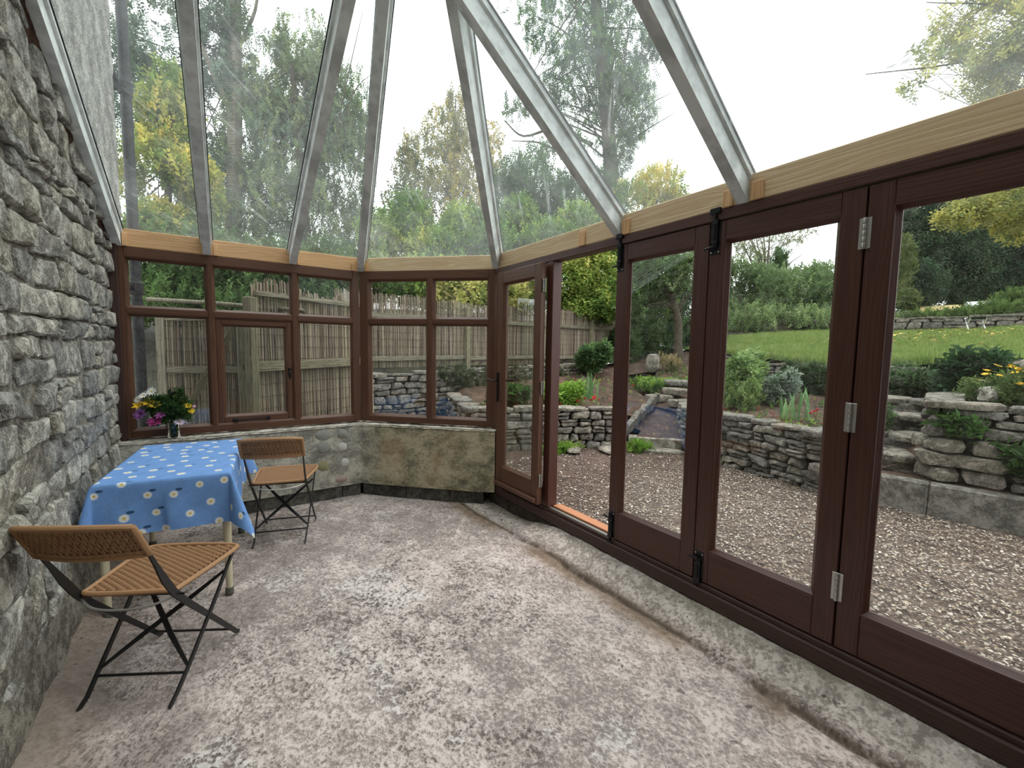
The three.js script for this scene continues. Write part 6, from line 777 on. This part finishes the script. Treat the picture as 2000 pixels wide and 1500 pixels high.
// glass jar of cut flowers on the ledge
{
  const VX = -0.285, VZ = -4.296, VY = 0.708;
  const v = thing('glass_vase', 'clear glass jar holding the cut flowers on the window ledge', 'vase', [VX, VY, VZ]);
  add('jar', lathe([[0.0001, 0.003], [0.035, 0.003], [0.038, 0.006], [0.04, 0.02], [0.0405, 0.11], [0.041, 0.128], [0.0425, 0.132], [0.045, 0.13], [0.0445, 0.11], [0.044, 0.02], [0.041, 0.002], [0.036, 0], [0.0001, 0]], 32), new THREE.MeshPhysicalMaterial({ color: 0xffffff, transmission: 1, thickness: 0.004, roughness: 0.02, ior: 1.5 }), v);
  add('water', lathe([[0.0001, 0.006], [0.036, 0.006], [0.0385, 0.02], [0.039, 0.075], [0.0001, 0.075]], 28), new THREE.MeshPhysicalMaterial({ color: srgb(226, 236, 224), transmission: 1, thickness: 0.05, roughness: 0, ior: 1.33 }), v);
  const green = mat({ color: srgb(70, 100, 44) }), cup = merge([bloomGeo(6, 0.06, 1, 0.42, 0.55, 21), bloomGeo(6, 0.06, 0.9, 0.4, 0.8, 22)]), star = merge([bloomGeo(12, 0.1, 1, 0.3, 0.2, 23)]), eye = new THREE.SphereGeometry(0.16, 10, 6).scale(1, 0.6, 1);
  const white = petal(srgb(240, 240, 236)), yel = petal(srgb(246, 208, 40)), pur = petal(srgb(150, 90, 160)), mag = petal(srgb(188, 60, 140)), pink = petal(srgb(222, 170, 200)), lil = petal(srgb(224, 208, 232));
  const F = [['white_daisy', 'white daisy at the upper edge of the bunch beside the window post', -0.455, 1.052, 0.02, 0.04, star, white, 1], ['white_daisy', 'white daisy at the very top left of the bunch of flowers', -0.41, 1.078, -0.01, 0.042, star, white, 1], ['white_daisy', 'smaller white daisy leaning against the window post in the bunch', -0.49, 1.02, 0.0, 0.034, star, white, 1], ['white_daisy', 'white daisy tucked between the yellow lilies and the leaves', -0.385, 1.035, -0.03, 0.034, star, white, 1],
    ['yellow_lily', 'big yellow lily in the middle of the left side of the bunch', -0.385, 0.968, 0.03, 0.062, cup, yel, 0], ['yellow_lily', 'yellow lily half hidden behind the purple flower', -0.488, 0.972, 0.01, 0.048, cup, yel, 0], ['yellow_lily', 'yellow lily between the white daisies and the purple flower', -0.43, 0.99, 0.02, 0.05, cup, yel, 0],
    ['yellow_daisy', 'yellow daisy at the outer right of the bunch of flowers', -0.19, 0.958, 0.02, 0.034, star, yel, 1], ['yellow_daisy', 'lowest yellow daisy on the right of the bunch over the glass jar', -0.168, 0.915, 0.02, 0.03, star, yel, 1], ['yellow_daisy', 'uppermost yellow daisy on the right of the bunch', -0.215, 1.0, 0, 0.024, star, yel, 1],
    ['purple_flower', 'purple flower hanging at the window post side of the bunch', -0.478, 0.91, 0.03, 0.05, puff, pur, 0], ['magenta_flower', 'large magenta flower drooping beside the glass jar', -0.392, 0.848, 0.035, 0.058, puff, mag, 0], ['magenta_flower', 'mauve-pink flower just above the large magenta one', -0.36, 0.9, 0.04, 0.044, puff, petal(srgb(206, 120, 190)), 0],
    ['pink_flower', 'small pale pink flower standing highest at the centre of the bunch', -0.272, 1.066, 0, 0.026, star, pink, 1], ['lilac_daisy', 'pale lilac daisy bending over the rim of the glass jar', -0.243, 0.835, 0.05, 0.044, star, lil, 1], ['pink_flower', 'tiny pink flower on a thin stem at the outer right of the bunch', -0.15, 0.95, 0.0, 0.018, star, pink, 1]];
  const r = rng(610);
  F.forEach(([n, lab, x, y, dz, s, g, m, hasEye], i) => {
    const z = VZ + dz, t = thing(n, lab, 'flower', [x, y, z], 0), a = r() * 6.28;
    add('stem', tube(smoothPts([[VX + 0.022 * Math.cos(a) - x, VY + 0.02 - y, VZ + 0.022 * Math.sin(a) - z], [VX + 0.02 * Math.cos(a) * 0.8 - x, VY + 0.135 - y, VZ + 0.018 * Math.sin(a) - z], [(VX - x) * 0.4, -(y - VY - 0.135) * 0.4 + (y < 0.88 ? 0.05 : 0), -dz * 0.3], [0, -0.004, 0]], 14), 0.0022, 6), green, t);
    const b = add('bloom', g, m, t); b.scale.setScalar(s); b.rotation.set(0.9 + 0.5 * (r() - 0.5), r() * 1.2 - 0.6, (x - VX) * -2.2); if (hasEye) { const e = add('flower_eye', eye, i === 14 ? eyeMat : yellowMat, t); e.scale.setScalar(s); e.rotation.copy(b.rotation); }
  });
  const gr = thing('flower_greenery', 'dark green leafy stems filling the middle of the bunch of flowers', 'foliage', [VX, VY, VZ]); const st = []; for (let i = 0; i < 16; i++) { const a = r() * 6.28, k = 0.2 * r(); st.push(tube(smoothPts([[0.02 * Math.cos(a), 0.02, 0.02 * Math.sin(a)], [0.016 * Math.cos(a), 0.14, 0.016 * Math.sin(a)], [Math.cos(a) * k, 0.22 + 0.14 * r(), Math.sin(a) * k * 0.3]], 8), 0.0018, 5, false)); } add('stems', st, green, gr).userData.kind = 'stuff';
  crown(gr, [[0.0, 0.21, 0.0, 0.13, 0.1, 0.05, 150], [-0.08, 0.25, 0, 0.08, 0.08, 0.04, 60], [0.03, 0.3, 0, 0.05, 0.06, 0.03, 30], [0, 0.06, 0, 0.025, 0.05, 0.025, 26]], 'small', cS([44, 70, 36], [58, 88, 44], [76, 108, 56]), 611, { hole: 0, freq: 5, scale: 0.55, dense: 1.6 });
  add('leaf_cluster', [[-0.02, 0.345, 0.2], [0.035, 0.335, 0.9], [-0.06, 0.32, -0.6]].map(([x, y, a]) => { const m = new MB(); leaf(m, [x, y, 0], [Math.cos(a + 1.2), 0.5, 0.3], 0.03, 0.06); leaf(m, [x, y, 0], [Math.cos(a - 1.4), 0.2, 0.3], 0.03, 0.055); return m.geo(0); }), petal(srgb(40, 60, 34)), gr);
}
renderer.render(scene, camera);
